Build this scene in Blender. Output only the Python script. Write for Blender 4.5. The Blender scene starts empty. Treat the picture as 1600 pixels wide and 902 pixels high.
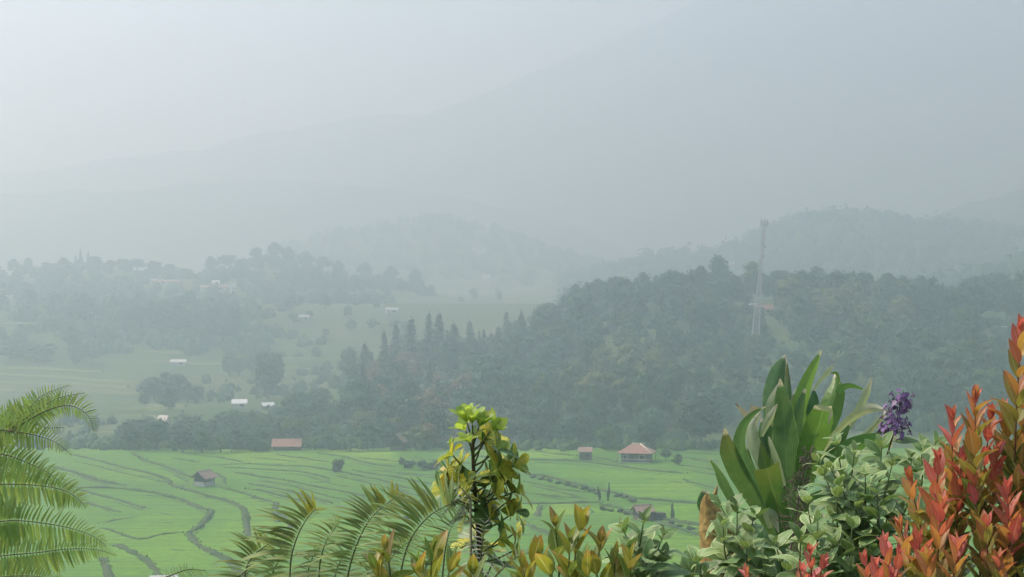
import bpy, bmesh, math, random
from mathutils import Vector, Matrix, Euler, noise as mnoise
from math import radians as rad, sin, cos, pi

# ------------------------------------------------------------------ camera, sky, sun, exposure
S = bpy.context.scene
COL = S.collection
FPX = 2537.0                       # focal length in pixels of the 1600 px wide photograph
CAMZ = 40.0
PITCH = rad(-0.474)
cd = bpy.data.cameras.new("camera")
cam = bpy.data.objects.new("camera", cd); COL.objects.link(cam)
cam.location = (0, 0, CAMZ); cam.rotation_euler = (pi/2 + PITCH, 0, 0)
cd.sensor_width = 36; cd.lens = 36*FPX/1600; cd.clip_start = 0.05; cd.clip_end = 20000
S.camera = cam

SUN_AZ, SUN_EL = rad(-66), rad(52)            # ahead and to the left, high
w = bpy.data.worlds.new("World"); S.world = w; w.use_nodes = True
nt = w.node_tree; bg = nt.nodes["Background"]
sky = nt.nodes.new("ShaderNodeTexSky"); sky.sky_type = 'NISHITA'; sky.sun_disc = False
sky.sun_elevation = SUN_EL; sky.sun_rotation = SUN_AZ; sky.altitude = 900
sky.dust_density = 3.0; sky.air_density = 1.0; sky.ozone_density = 1.0
nt.links.new(sky.outputs[0], bg.inputs[0]); bg.inputs[1].default_value = 0.13
ld = bpy.data.lights.new("sun", 'SUN'); ld.energy = 4.6; ld.angle = rad(0.6); ld.color = (1, 0.955, 0.86)
sun = bpy.data.objects.new("sun", ld); COL.objects.link(sun)
TOSUN = Vector((sin(SUN_AZ)*cos(SUN_EL), cos(SUN_AZ)*cos(SUN_EL), sin(SUN_EL)))
sun.rotation_euler = TOSUN.to_track_quat('Z', 'Y').to_euler(); sun.location = (0, 0, 300)
S.view_settings.view_transform = 'Standard'; S.view_settings.look = 'None'
S.view_settings.gamma = 1; S.view_settings.exposure = 0.58
S.cycles.use_denoising = True
S.cycles.volume_bounces = 2; S.cycles.max_bounces = 6; S.cycles.transmission_bounces = 4
S.cycles.diffuse_bounces = 2; S.cycles.glossy_bounces = 2
S.cycles.sample_clamp_indirect = 4
HAZE_DENSITY = 0.00145

# ------------------------------------------------------------------ helpers
rng = random.Random(7)
_f = Vector((0, cos(PITCH), sin(PITCH))); _u = Vector((0, -sin(PITCH), cos(PITCH)))
def ray(px, py):
    d = _f + Vector((1, 0, 0))*((px-800)/FPX) + _u*((451-py)/FPX)
    return d/d.y
def P(px, py, D):
    """world point seen at photo pixel (px, py) at D metres in front of the camera"""
    return Vector((0, 0, CAMZ)) + ray(px, py)*D
def lerp(a, b, t): return a+(b-a)*t
def smooth(t):
    t = max(0., min(1., t)); return t*t*(3-2*t)
def interp(x, pts):
    if x <= pts[0][0]: return pts[0][1]
    for (x0, y0), (x1, y1) in zip(pts, pts[1:]):
        if x <= x1: return y0+(y1-y0)*(x-x0)/(x1-x0)
    return pts[-1][1]
def fb(x, y, z=0., o=4):
    return mnoise.fractal(Vector((x, y, z)), 1.0, 2.0, o)   # about -1..1

def tag(o, label=None, cat=None, group=None, kind=None):
    if label: o["label"] = label
    if cat: o["category"] = cat
    if group: o["group"] = group
    if kind: o["kind"] = kind
    return o
def mesh(name, verts, faces, mat=None, uvs=None, smooth_=True, mats=None, fm=None):
    me = bpy.data.meshes.new(name); me.from_pydata(verts, [], faces)
    for m in (mats or ([mat] if mat else [])): me.materials.append(m)
    if fm: me.polygons.foreach_set("material_index", fm)
    if smooth_: me.polygons.foreach_set("use_smooth", [True]*len(me.polygons))
    if uvs:
        ul = me.uv_layers.new(name="UVMap"); flat = []
        for lp in me.loops: flat += uvs[lp.vertex_index]
        ul.data.foreach_set("uv", flat)
    me.update(); return me
def link(name, me, parent=None, loc=None, mat4=None):
    o = bpy.data.objects.new(name, me); COL.objects.link(o)
    if parent: o.parent = parent
    if mat4 is not None: o.matrix_local = mat4
    if loc is not None: o.location = loc
    return o
def empty(name, loc=(0, 0, 0), rz=0):
    o = bpy.data.objects.new(name, None); COL.objects.link(o); o.location = loc; o.rotation_euler = (0, 0, rz)
    o.empty_display_size = .2; return o
class MB:
    def __init__(s): s.v = []; s.f = []; s.m = []; s.uv = []
    def add(s, vs, fs, mi=0, uvs=None):
        n = len(s.v); s.v += [tuple(v) for v in vs]; s.f += [tuple(i+n for i in f) for f in fs]; s.m += [mi]*len(fs)
        s.uv += uvs if uvs else [(0.5, 0.5)]*len(vs)
    def box(s, c, d, mi=0, rz=0):
        cx, cy, cz = c; x, y, z = d[0]/2, d[1]/2, d[2]/2; ca, sa = cos(rz), sin(rz)
        vs = [(cx+ca*a*x-sa*b*y, cy+sa*a*x+ca*b*y, cz+e*z) for e in (-1, 1) for b in (-1, 1) for a in (-1, 1)]
        s.add(vs, [(0, 2, 3, 1), (4, 5, 7, 6), (0, 1, 5, 4), (2, 6, 7, 3), (0, 4, 6, 2), (1, 3, 7, 5)], mi)
    def tube(s, pts, rs, n=6, mi=0, cap=True):
        pts = [Vector(p) for p in pts]; rings = []; base = len(s.v)
        if not hasattr(rs, '__len__'): rs = [rs]*len(pts)
        prev = None; L = len(pts)
        for i, p in enumerate(pts):
            t = (pts[min(i+1, L-1)]-pts[max(i-1, 0)]).normalized()
            a = prev if prev is not None else (Vector((1, 0, 0)) if abs(t.x) < .8 else Vector((0, 1, 0)))
            a = (a - t*a.dot(t)).normalized(); prev = a; b = t.cross(a)
            for k in range(n):
                q = 2*pi*k/n; s.v.append(tuple(p + (a*cos(q)+b*sin(q))*rs[i])); s.uv.append((k/n, i/max(1, L-1)))
        for i in range(L-1):
            for k in range(n):
                k2 = (k+1) % n
                s.f.append((base+i*n+k, base+i*n+k2, base+(i+1)*n+k2, base+(i+1)*n+k)); s.m.append(mi)
        if cap:
            s.f.append(tuple(base+k for k in range(n))[::-1]); s.m.append(mi)
            s.f.append(tuple(base+(L-1)*n+k for k in range(n))); s.m.append(mi)
    def me(s, name, mats, smooth_=True):
        if not isinstance(mats, (list, tuple)): mats = [mats]
        return mesh(name, s.v, s.f, mats=mats, fm=s.m, uvs=s.uv, smooth_=smooth_)
    def build(s, name, mats, parent=None, loc=None, smooth_=True):
        return link(name, s.me(name, mats, smooth_), parent, loc)

# ------------------------------------------------------------------ materials
class NT:
    def __init__(s, name):
        s.mat = bpy.data.materials.new(name); s.mat.use_nodes = True; s.t = s.mat.node_tree
        s.t.nodes.clear(); s.out = s.n("ShaderNodeOutputMaterial")
    def n(s, typ, **kw):
        nd = s.t.nodes.new(typ)
        for k, v in kw.items():
            if k in nd.inputs.keys(): nd.inputs[k].default_value = v
            else: setattr(nd, k, v)
        return nd
    def l(s, a, b): s.t.links.new(a, b)
    def mix(s, fac, a, b, typ='MIX'):
        m = s.n("ShaderNodeMix", data_type='RGBA', blend_type=typ)
        for sock, v in ((m.inputs[0], fac), (m.inputs[6], a), (m.inputs[7], b)):
            if hasattr(v, 'is_output'): s.l(v, sock)
            elif isinstance(v, (int, float)): sock.default_value = v
            else: sock.default_value = (*v, 1) if len(v) == 3 else v
        return m.outputs[2]
    def math(s, op, a, b=0.0, c=None, clamp=False):
        m = s.n("ShaderNodeMath", operation=op, use_clamp=clamp)
        for sock, v in zip(m.inputs, (a, b, c)):
            if v is None: continue
            if hasattr(v, 'is_output'): s.l(v, sock)
            else: sock.default_value = v
        return m.outputs[0]
    def ramp(s, fac, stops):
        r = s.n("ShaderNodeValToRGB"); e = r.color_ramp.elements
        while len(e) < len(stops): e.new(0.5)
        for el, (p, c) in zip(e, stops): el.position = p; el.color = (*c, 1) if len(c) == 3 else (c[0],)*3+(1,)
        s.l(fac, r.inputs[0]); return r.outputs[0]
    def noise(s, scale, detail=4, coord='Object', rough=.55, vec=None):
        if vec is None: vec = s.n("ShaderNodeTexCoord").outputs[coord]
        nn = s.n("ShaderNodeTexNoise"); nn.inputs['Scale'].default_value = scale
        nn.inputs['Detail'].default_value = detail; nn.inputs['Roughness'].default_value = rough
        s.l(vec, nn.inputs['Vector']); return nn.outputs[0]
    def bump(s, h, strength=.3, dist=.05):
        b = s.n("ShaderNodeBump"); b.inputs['Strength'].default_value = strength; b.inputs['Distance'].default_value = dist
        s.l(h, b.inputs['Height']); return b.outputs[0]
    def diffuse(s, col, rough=.8, normal=None, spec=.3, transl=0., tcol=None):
        p = s.n("ShaderNodeBsdfPrincipled"); p.inputs['Roughness'].default_value = rough
        p.inputs['Specular IOR Level'].default_value = spec
        if hasattr(col, 'is_output'): s.l(col, p.inputs['Base Color'])
        else: p.inputs['Base Color'].default_value = (*col, 1)
        if normal is not None: s.l(normal, p.inputs['Normal'])
        o = p.outputs[0]
        if transl:
            tr = s.n("ShaderNodeBsdfTranslucent"); tc = tcol if tcol is not None else col
            if hasattr(tc, 'is_output'): s.l(tc, tr.inputs[0])
            else: tr.inputs[0].default_value = (*tc, 1)
            mx = s.n("ShaderNodeMixShader"); mx.inputs[0].default_value = transl
            s.l(o, mx.inputs[1]); s.l(tr.outputs[0], mx.inputs[2]); o = mx.outputs[0]
        s.l(o, s.out.inputs[0]); return s.mat
def plain(name, c1, c2=None, scale=3., rough=.85, spec=.2, bump=.25, rand=0.):
    t = NT(name); c2 = c2 or tuple(x*.7 for x in c1)
    nz = t.noise(scale, 5); col = t.mix(t.ramp(nz, [(.3, (0,)), (.7, (1,))]), c1, c2)
    if rand:
        r = t.n("ShaderNodeObjectInfo").outputs['Random']
        h = t.n("ShaderNodeHueSaturation"); t.l(col, h.inputs['Color'])
        t.l(t.math('MULTIPLY_ADD', r, rand, 1-rand/2), h.inputs['Value']); col = h.outputs[0]
    return t.diffuse(col, rough, t.bump(nz, bump), spec)
# ------------------------------------------------------------------ the lie of the land
def crest(u_pts, D):        # photo pixels (px, py) of a skyline at depth D -> (X, Z) control points
    return [(P(a, b, D).x, P(a, b, D).z) for a, b in u_pts]
NEAR_D = 640.
NEAR_CREST = crest([(380, 640), (480, 610), (535, 592), (600, 574), (700, 562), (790, 556), (850, 526), (910, 490), (970, 478),
                    (1100, 474), (1200, 470), (1300, 472), (1400, 480), (1480, 488), (1520, 478), (1700, 478), (1900, 500)], NEAR_D)
LEFT_D = 1180.
LEFT_CREST = crest([(-500, 445), (0, 432), (90, 424), (150, 418), (220, 424), (300, 434), (350, 426), (425, 408), (480, 420), (560, 434), (640, 450),
                    (760, 475), (900, 500)], LEFT_D)
MID_D = 1860.
MID_CREST = crest([(250, 480), (380, 430), (470, 385), (540, 365), (650, 348), (720, 352), (780, 365), (860, 395), (960, 425), (1080, 460)], MID_D)
RIGHT_D = 1420.
RIGHT_CREST = crest([(800, 460), (900, 436), (950, 428), (1000, 415), (1080, 405), (1160, 386), (1220, 360), (1270, 347), (1340, 342), (1400, 352),
                     (1450, 360), (1520, 364), (1600, 366), (1900, 350), (2300, 380)], RIGHT_D)
HUMP_D = 900.
HUMP_CREST = crest([(1400, 475), (1480, 455), (1540, 438), (1600, 424), (1700, 405), (1900, 400)], HUMP_D)
FLOOR = [(0, 38.35), (7, 38.3), (14, 36), (40, 27), (90, 15), (150, 5), (190, .6), (215, 0), (372, 0), (384, -1.0), (400, -4), (450, -5.2), (600, -4.9),
         (750, -1.9), (900, 4.0), (1050, 11), (1200, 15), (1500, 16), (2500, 25), (6000, 40)]
def ridge(x, y, pts, D, lf, lb, wob=0.):
    d = y - (D + wob*fb(x*.004, D))
    z = interp(x, pts)
    t = 1 + d/lf if d < 0 else 1 - d/lb
    return z, (smooth(t) if t > 0 else 0.)
def H(x, y):
    r = y if y > 0 else max(0., -y*.25)
    z = interp(r, FLOOR)
    if y > 380:
        n = fb(x*.012, y*.012)
        z += n*1.6*smooth((y-390)/80)
        for pts, D, lf, lb in ((NEAR_CREST, NEAR_D, 265, 300), (LEFT_CREST, LEFT_D, 330, 300), (MID_CREST, MID_D, 400, 500),
                               (RIGHT_CREST, RIGHT_D, 380, 700), (HUMP_CREST, HUMP_D, 200, 250)):
            zc, k = ridge(x, y, pts, D, lf, lb)
            if k > 0 and zc > z: z = z + (zc-z)*k*(1+.06*n)
    elif y > 205:
        z += .25*fb(x*.01, y*.01, 5.)
    elif y > 8:
        z += .8*fb(x*.03, y*.03, 5.)*smooth((y-8)/20)*smooth((205-y)/40)
    return z
def hit(px, py, d0=195.):
    """where the line of sight through a photo pixel meets the land"""
    r = ray(px, py); D = d0; step = 4.
    while D < 5000:
        q = r*D
        if q.z + CAMZ <= H(q.x, q.y): break
        D += step; step = 4 if D < 700 else 8
    lo, hi = D-step, D
    for _ in range(12):
        m = (lo+hi)/2; q = r*m
        if q.z + CAMZ <= H(q.x, q.y): hi = m
        else: lo = m
    q = r*hi
    return Vector((q.x, q.y, H(q.x, q.y)))

def terrain_material():
    t = NT("valley_ground"); co = t.n("ShaderNodeTexCoord").outputs['Object']
    n1 = t.noise(.02, 5, vec=co); n2 = t.noise(.15, 6, vec=co); n3 = t.noise(.006, 3, vec=co)
    a = t.mix(t.ramp(n1, [(.35, (0,)), (.65, (1,))]), (.040, .085, .024), (.080, .120, .036))
    a = t.mix(t.ramp(n3, [(.45, (0,)), (.62, (.8,))]), a, (.125, .130, .06))
    a = t.mix(t.ramp(n2, [(.4, (0,)), (.7, (.6,))]), a, (.035, .060, .022))
    return t.diffuse(a, .9, t.bump(n2, .5, .6), .1)
M_ground = terrain_material()
def field_material():
    """standing rice: every paddy its own green, faint planting rows, mottled stand"""
    t = NT("rice"); co = t.n("ShaderNodeTexCoord").outputs['Object']
    att = t.n("ShaderNodeAttribute", attribute_name="paddy"); pv = att.outputs['Fac']
    n1 = t.noise(.035, 4, vec=co); n2 = t.noise(.7, 7, vec=co, rough=.75)
    mp = t.n("ShaderNodeMapping"); mp.inputs['Scale'].default_value = (.03, .55, 1); mp.inputs['Rotation'].default_value = (0, 0, .1); t.l(co, mp.inputs[0])
    n3 = t.noise(1., 5, vec=mp.outputs[0], rough=.65)
    a = t.ramp(pv, [(0., (.052, .165, .010)), (.5, (.108, .270, .006)), (1., (.215, .345, .008))])
    a = t.mix(t.ramp(n1, [(.3, (0,)), (.72, (.65,))]), a, (.165, .310, .006))
    a = t.mix(t.ramp(n3, [(.42, (0,)), (.62, (.8,))]), a, (.052, .150, .012))
    a = t.mix(t.ramp(n2, [(.44, (0,)), (.66, (.6,))]), a, (.045, .100, .014))
    return t.diffuse(a, .85, t.bump(n2, .6, .25), .15)
M_rice = field_material()

def polar_grid(name, radii, angles, mat, hf):
    vs = []; fs = []; n = len(angles)
    for r in radii:
        for a in angles: x, y = r*sin(a), r*cos(a); vs.append((x, y, hf(x, y)))
    for i in range(len(radii)-1):
        for j in range(n-1):
            k = i*n+j; fs.append((k, k+1, k+n+1, k+n))
    return link(name, mesh(name, vs, fs, mat))
radii = [.4*1.09**i for i in range(74)]
radii = [r for r in radii if r < 190] + [190+4.*i for i in range(50)] + [390+5*i for i in range(60)] + [690+12*i for i in range(80)] + [1650+45*i for i in range(50)]
angles = [rad(-180+6*i) for i in range(25)] + [rad(-30+.3*i) for i in range(200)] + [rad(30+6*i) for i in range(26)]
ter = polar_grid("terrain", radii, angles, M_ground, H); tag(ter, kind="structure", label="hazy green valley floor and hillsides behind the garden plants")

# terraced field: its own sheet lying a little above the valley ground
PATCH = [([(812, 790), (850, 789), (848, 808), (815, 811)], .9), ([(852, 790), (905, 788), (928, 803), (860, 809)], 1.0), ([(470, 702), (560, 700), (620, 712), (622, 729), (560, 718)], .95), ([(690, 698), (830, 700), (900, 718), (760, 714)], .9),
         ([(330, 702), (430, 708), (520, 722), (480, 727), (380, 722)], .85), ([(940, 740), (1075, 745), (1120, 782), (1000, 779), (955, 764)], .7), ([(100, 800), (160, 812), (290, 800), (320, 880), (180, 902), (120, 880)], .62), ([(385, 790), (470, 800), (560, 830), (400, 880), (330, 850)], .7),
         ([(820, 756), (930, 774), (940, 785), (820, 786)], .12), ([(560, 740), (690, 760), (690, 775), (560, 765)], .2), ([(120, 770), (220, 800), (200, 826), (120, 820)], .25), ([(230, 712), (300, 745), (270, 755), (200, 735)], .3), ([(820, 722), (1040, 742), (1000, 760), (880, 748)], .45), ([(930, 830), (1100, 840), (1110, 902), (900, 902)], .75)]
def inside(x, y, poly):
    c = False; n = len(poly)
    for i in range(n):
        (x0, y0), (x1, y1) = poly[i], poly[i-1]
        if (y0 > y) != (y1 > y) and x < (x1-x0)*(y-y0)/(y1-y0)+x0: c = not c
    return c
PATCH = [([(lambda q: (q.x, q.y))(hit(*p)) for p in pl], v) for pl, v in PATCH]
def field_sheet():
    vs = []; fs = []; cols = []
    xs = [-135+2.2*i for i in range(128)]; ys = [196+2.0*i for i in range(95)]
    for y in ys:
        for x in xs:
            edge = 1.0
            if y > 376+5*fb(x*.03, 0.): edge = 1-smooth((y-376)/8)
            vs.append((x, y, H(x, y)+.12*edge-.6*(1-edge)))
            cell = mnoise.cell(Vector((x*.028+y*.020+.25*fb(x*.02, y*.02), y*.022-x*.006, 3.)))
            cell = .25+.4*cell
            for pl_, v in PATCH:
                if inside(x, y, pl_): cell = v
            cols.append(cell)
    n = len(xs)
    for i in range(len(ys)-1):
        for j in range(n-1): k = i*n+j; fs.append((k, k+1, k+n+1, k+n))
    me = mesh("rice_field", vs, fs, M_rice)
    at = me.attributes.new("paddy", 'FLOAT', 'POINT'); at.data.foreach_set("value", cols)
    o = link("rice_field", me); tag(o, kind="structure", label="bright green terraced rice field below the garden"); return o
field_sheet()

# mountains far behind, two layers
M_mount = plain("mountain_forest", (.045, .070, .030), (.075, .095, .045), .004, .95, .05, .1)
def mountain(name, pts, D, lf, lb, x0, x1, label):
    cp = crest(pts, D); vs = []; fs = []; nx, ny = 150, 36
    for j in range(ny):
        y = lerp(D-lf, D+lb, j/(ny-1))
        for i in range(nx):
            x = lerp(x0, x1, i/(nx-1))
            zc, k = ridge(x, y, cp, D, lf, lb)
            rug = fb(x*.004, y*.004, D)*.6+fb(x*.012, y*.012, D)*.25
            z = zc*k*(1+.10*rug*min(1, 4*(1-k)))+ (6*fb(x*.02, y*.02, 2.) if k > .02 else 0)
            vs.append((x, y, z-3))
    for j in range(ny-1):
        for i in range(nx-1): k = j*nx+i; fs.append((k, k+1, k+nx+1, k+nx))
    o = link(name, mesh(name, vs, fs, M_mount)); tag(o, kind="structure", label=label); return o
mountain("mountain", [(-900, 330), (-300, 290), (0, 270), (90, 262), (150, 250), (230, 240), (330, 233), (370, 215), (430, 204), (500, 195), (570, 180), (600, 178),
         (670, 178), (700, 165), (760, 145), (850, 105), (930, 72), (1010, 38), (1090, 0), (1200, -8), (1400, -8), (1700, 0), (2100, 40), (2600, 200)], 3080., 800, 700, -2200, 2400,
         "pale mountain ridge climbing into the haze beyond the valley")
mountain("mountain_spur", [(-900, 330), (-200, 312), (0, 302), (100, 297), (200, 297), (300, 284), (400, 278), (500, 282), (600, 292), (750, 312), (900, 350), (1000, 400)], 2350., 400, 350, -1700, 350,
         "lower hazy spur in front of the tall mountain ridge")
mountain("hill_shoulder", [(1300, 370), (1420, 345), (1500, 322), (1600, 292), (1750, 250), (2000, 240)], 1750., 300, 500, 280, 1050,
         "hazy hill shoulder rising at the edge of the valley")

# haze: one box of even pale air round everything
def haze():
    t = NT("haze"); v = t.n("ShaderNodeVolumePrincipled"); v.inputs['Density'].default_value = HAZE_DENSITY
    v.inputs['Color'].default_value = (.643, .812, .942, 1); v.inputs['Anisotropy'].default_value = HAZE_G
    v.inputs['Absorption Color'].default_value = (.42, .22, .0, 1); v.inputs['Density Attribute'].default_value = ""
    t.l(v.outputs[0], t.out.inputs['Volume'])
    try: t.mat.cycles.homogeneous_volume = True
    except Exception: pass
    zs = [v.co.z for o in COL.objects if o.type == 'MESH' for v in o.data.vertices]; lo, hi = min(zs)-1, max(zs)+5
    b = MB(); b.box((0, 0, (lo+hi)/2), (8600, 8600, hi-lo)); o = b.build("haze", t.mat, smooth_=False)
    tag(o, kind="stuff", label="pale smoky haze filling the whole valley")
HAZE_G = 0.62
haze()
# ------------------------------------------------------------------ tower, houses, huts
M_redroof = plain("red_tin_roof", (.38, .19, .15), (.22, .125, .105), 1.8, .6, .3, .1)
M_rustroof = plain("faded_roof", (.36, .24, .21), (.24, .16, .14), 1.6, .8, .2, .2)
M_brightroof = plain("new_tin_roof", (.84, .85, .86), (.76, .77, .78), .8, .35, .5, .05)
M_whiteroof = plain("bright_tin_roof", (.60, .62, .63), (.48, .50, .51), .8, .35, .5, .05)
M_greyroof = plain("grey_tin_roof", (.42, .44, .46), (.32, .33, .34), .8, .5, .4, .05)
M_thatch = plain("old_thatch", (.30, .25, .21), (.19, .155, .13), 4., .95, .05, .5)
M_wood = plain("weathered_boards", (.17, .13, .10), (.10, .08, .065), 5., .9, .1, .3)
M_darkwood = plain("dark_boards", (.075, .065, .058), (.045, .04, .036), 5., .9, .1, .3)
M_plaster = plain("pale_plaster", (.62, .60, .56), (.50, .48, .45), 1., .9, .1, .1)
M_cream = plain("cream_ridge", (.72, .66, .60), (.62, .56, .5), 2., .8, .2, .1)
M_opening = plain("dim_interior", (.02, .02, .02), (.015, .015, .015), 2., .9, .05, .05)
M_steel = plain("painted_steel", (.46, .45, .45), (.36, .34, .34), 1.5, .5, .4, .05)
M_steelred = plain("red_painted_steel", (.46, .16, .12), (.38, .14, .11), 1.5, .5, .4, .05)

def roof_gable(w, d, rise, over, th, mat, name, parent, z, ridge_axis='x', cap=None):
    """two sloping sheets with corrugation ribs and a ridge cap; ridge along x"""
    b = MB(); hw, hd = w/2+over, d/2+over
    for s in (-1, 1):
        n = max(4, int(w/0.55)); 
        for i in range(n):
            x0 = lerp(-hw, hw, i/n); x1 = lerp(-hw, hw, (i+1)/n); k = .012 if i % 2 else 0
            a = [(x0, s*hd, z-over*rise/(d/2)+k), (x1, s*hd, z-over*rise/(d/2)+k), (x1, 0, z+rise+k), (x0, 0, z+rise+k)]
            lo = [(p[0], p[1], p[2]-th) for p in a]
            b.add(a+lo, [(0, 1, 2, 3), (7, 6, 5, 4), (0, 4, 5, 1), (1, 5, 6, 2), (3, 2, 6, 7), (0, 3, 7, 4)])
    r = b.build(name, mat, parent, smooth_=False)
    if cap:
        c = MB(); c.box((0, 0, z+rise+.03), (w+2*over+.05, .28, .08)); c.build("ridge_cap", cap, r, smooth_=False)
    return r
def walls(w, d, h, mat, parent, z0=0., gable=0., name="wall"):
    b = MB(); x, y = w/2, d/2
    v = [(-x, -y, z0), (x, -y, z0), (x, y, z0), (-x, y, z0), (-x, -y, h), (x, -y, h), (x, y, h), (-x, y, h)]
    f = [(0, 1, 5, 4), (1, 2, 6, 5), (2, 3, 7, 6), (3, 0, 4, 7), (3, 2, 1, 0)]
    if gable:
        v += [(-x, 0, h+gable), (x, 0, h+gable)]; f += [(5, 6, 9), (7, 4, 8)]
    b.add(v, f); return b.build(name, mat, parent, smooth_=False)
def opening(name, parent, x, y, z, w, h, axis, mat=None, frame=None):
    b = MB(); b.box((0, 0, 0), (w, .06, h) if axis == 'y' else (.06, w, h)); o = b.build(name, mat or M_opening, parent, smooth_=False); o.location = (x, y, z)
    if frame:
        c = MB(); t = .09
        for s in (-1, 1):
            if axis == 'y': c.box((s*(w/2+t/2), -.02, 0), (t, .1, h+2*t)); c.box((0, -.02, s*(h/2+t/2)), (w-.002, .1, t))
            else: c.box((.02, s*(w/2+t/2), 0), (.1, t, h+2*t)); c.box((.02, 0, s*(h/2+t/2)), (.1, w-.002, t))
        c.build("frame", frame, o, smooth_=False)
    return o
def posts(parent, w, d, h, mat, r=.07, z0=-.5):
    for sx in (-1, 1):
        for sy in (-1, 1):
            b = MB(); b.tube([(sx*w/2, sy*d/2, z0), (sx*w/2, sy*d/2, h)], r, 6); b.build("post", mat, parent)

def house(loc, rz, w, d, h, rise, roofm, wallm, label, name="house", group=None, over=.45, cap=None, small=False):
    t = empty(name, loc, rz); tag(t, label, name.split("_")[-1], group)
    walls(w, d, h, wallm, t, -.6, rise*.97)
    roof_gable(w, d, rise, over, .07, roofm, "roof", t, h, cap=cap)
    if not small:
        opening("door", t, 0, -d/2-.02, .95, .85, 1.9, 'y', M_darkwood, M_wood)
        for s in (-1, 1): opening("window", t, s*w*.3, -d/2-.02, h*.58, .9, .9, 'y', M_opening, M_plaster)
        opening("window", t, w/2+.02, 0, h*.58, .9, .9, 'x', M_opening, M_plaster)
    else: opening("window", t, w*.2, -d/2-.02, h*.55, w*.25, h*.35, 'y', M_opening)
    return t

# red hipped house at the field's edge
hp = hit(995, 722); t = empty("farm_house", hp, rad(-14)); tag(t, "red hipped-roof farmhouse with a pale ridge at the far edge of the rice field", "house")
walls(6.0, 4.6, 2.2, M_wood, t, -.5)
b = MB(); z = 2.15; hw, hd, rh = 3.85, 3.1, 1.75
crn = [Vector(p) for p in ((-hw, -hd, z), (hw, -hd, z), (hw, hd, z), (-hw, hd, z))]; rg = [Vector((-1.0, 0, z+rh)), Vector((.7, 0, z+rh))]
for quad in ((crn[0], crn[1], rg[1], rg[0]), (crn[1], crn[2], rg[1], rg[1]), (crn[2], crn[3], rg[0], rg[1]), (crn[3], crn[0], rg[0], rg[0])):
    n = 9
    for i in range(n):
        a0, a1 = quad[0].lerp(quad[1], i/n), quad[0].lerp(quad[1], (i+1)/n); b0, b1 = quad[3].lerp(quad[2], i/n), quad[3].lerp(quad[2], (i+1)/n)
        k = Vector((0, 0, .02 if i % 2 else 0)); dn = Vector((0, 0, -.08))
        top = [a0+k, a1+k, b1+k, b0+k]; b.add(top+[p+dn for p in top], [(0, 1, 2, 3), (7, 6, 5, 4), (0, 4, 5, 1), (1, 5, 6, 2), (0, 3, 7, 4)])
rf = b.build("roof", M_redroof, t, smooth_=False)
b = MB(); b.tube([crn[1]+Vector((0, 0, .05)), rg[1]+Vector((0, 0, .06))], .13, 5); b.tube([rg[0]+Vector((0, 0, .06)), rg[1]+Vector((0, 0, .06))], .11, 5); b.build("hip_cap", M_cream, rf)
posts(t, 7.2, 5.6, 2.2, M_wood)
opening("door", t, -.6, -2.33, .95, .9, 1.9, 'y', M_darkwood, M_wood); opening("window", t, 1.5, -2.33, 1.2, 1.1, .9, 'y', M_opening, M_cream); opening("window", t, -2.1, -2.33, 1.25, .8, .7, 'y', M_opening, M_cream)
b = MB(); b.box((0, -2.75, .25), (6.9, .06, .1)); b.box((0, -2.75, .85), (6.9, .06, .1)); b.build("veranda_rail", M_cream, t, smooth_=False)

def stilt_hut(loc, rz, w, d, floor, h, rise, label, roofm, lean=False, skirt=M_wood):
    t = empty("field_hut", loc, rz); tag(t, label, "hut")
    posts(t, w*.86, d*.86, h, M_darkwood, .08)
    walls(w*.9, d*.9, floor, skirt, t, -.4, name="lower_wall")
    b = MB()
    for i in range(7): b.box((-w*.44+i*w*.88/6, -d*.455, floor+.25), (.1, .05, .5))
    b.box((0, -d*.455, floor+.52), (w*.92, .07, .08)); b.build("railing", M_wood, t, smooth_=False)
    walls(w*.8, d*.8, h, M_darkwood, t, floor+.01, rise*.9, name="upper_wall")
    opening("opening", t, 0, -d*.4-.03, floor+.75, w*.4, .8, 'y')
    opening("opening", t, w*.4+.03, 0, floor+.75, d*.4, .8, 'x')
    roof_gable(w, d, rise, .35, .12, roofm, "roof", t, h, cap=roofm)
    if lean:
        b = MB(); a = [(w/2+.2, -d/2, h-.3), (w/2+2.6, -d/2, h-1.1), (w/2+2.6, d/2, h-1.1), (w/2+.2, d/2, h-.3)]
        b.add(a+[(p[0], p[1], p[2]-.1) for p in a], [(0, 1, 2, 3), (7, 6, 5, 4), (0, 4, 5, 1), (1, 5, 6, 2), (2, 6, 7, 3), (3, 7, 4, 0)])
        b.build("lean_to_roof", roofm, t, smooth_=False)
        for s in (-1, 1):
            b = MB(); b.tube([(w/2+2.5, s*d*.45, -.4), (w/2+2.5, s*d*.45, h-1.15)], .07, 6); b.build("post", M_darkwood, t)
        b = MB(); b.box((w/2+1.4, 0, .5), (2.0, d*.8, 1.2)); b.build("store_wall", M_darkwood, t, smooth_=False)
    return t
stilt_hut(hit(319, 760), rad(62), 3.3, 3.0, .95, 1.95, 1.05, "small gabled stilt hut standing alone amid the left rice terraces", M_rustroof, skirt=M_plaster)
stilt_hut(hit(1004, 813), rad(20), 2.6, 2.6, .8, 1.75, .75, "low field hut with a rusty lean-to beside the slim columnar shrub", M_rustroof, True)
stilt_hut(hit(620, 707)+Vector((0, 4, 0)), rad(80), 3.4, 3.2, 1.2, 2.3, 1.35, "dark pointed thatched hut against the trees at the field's far edge", M_thatch)
t = house(hit(915, 719), rad(-8), 2.5, 2.3, 2.1, .7, M_rustroof, M_wood, "narrow rusty-roofed shed a little left of the red farmhouse", "tool_shed", over=.3, small=True)
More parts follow.
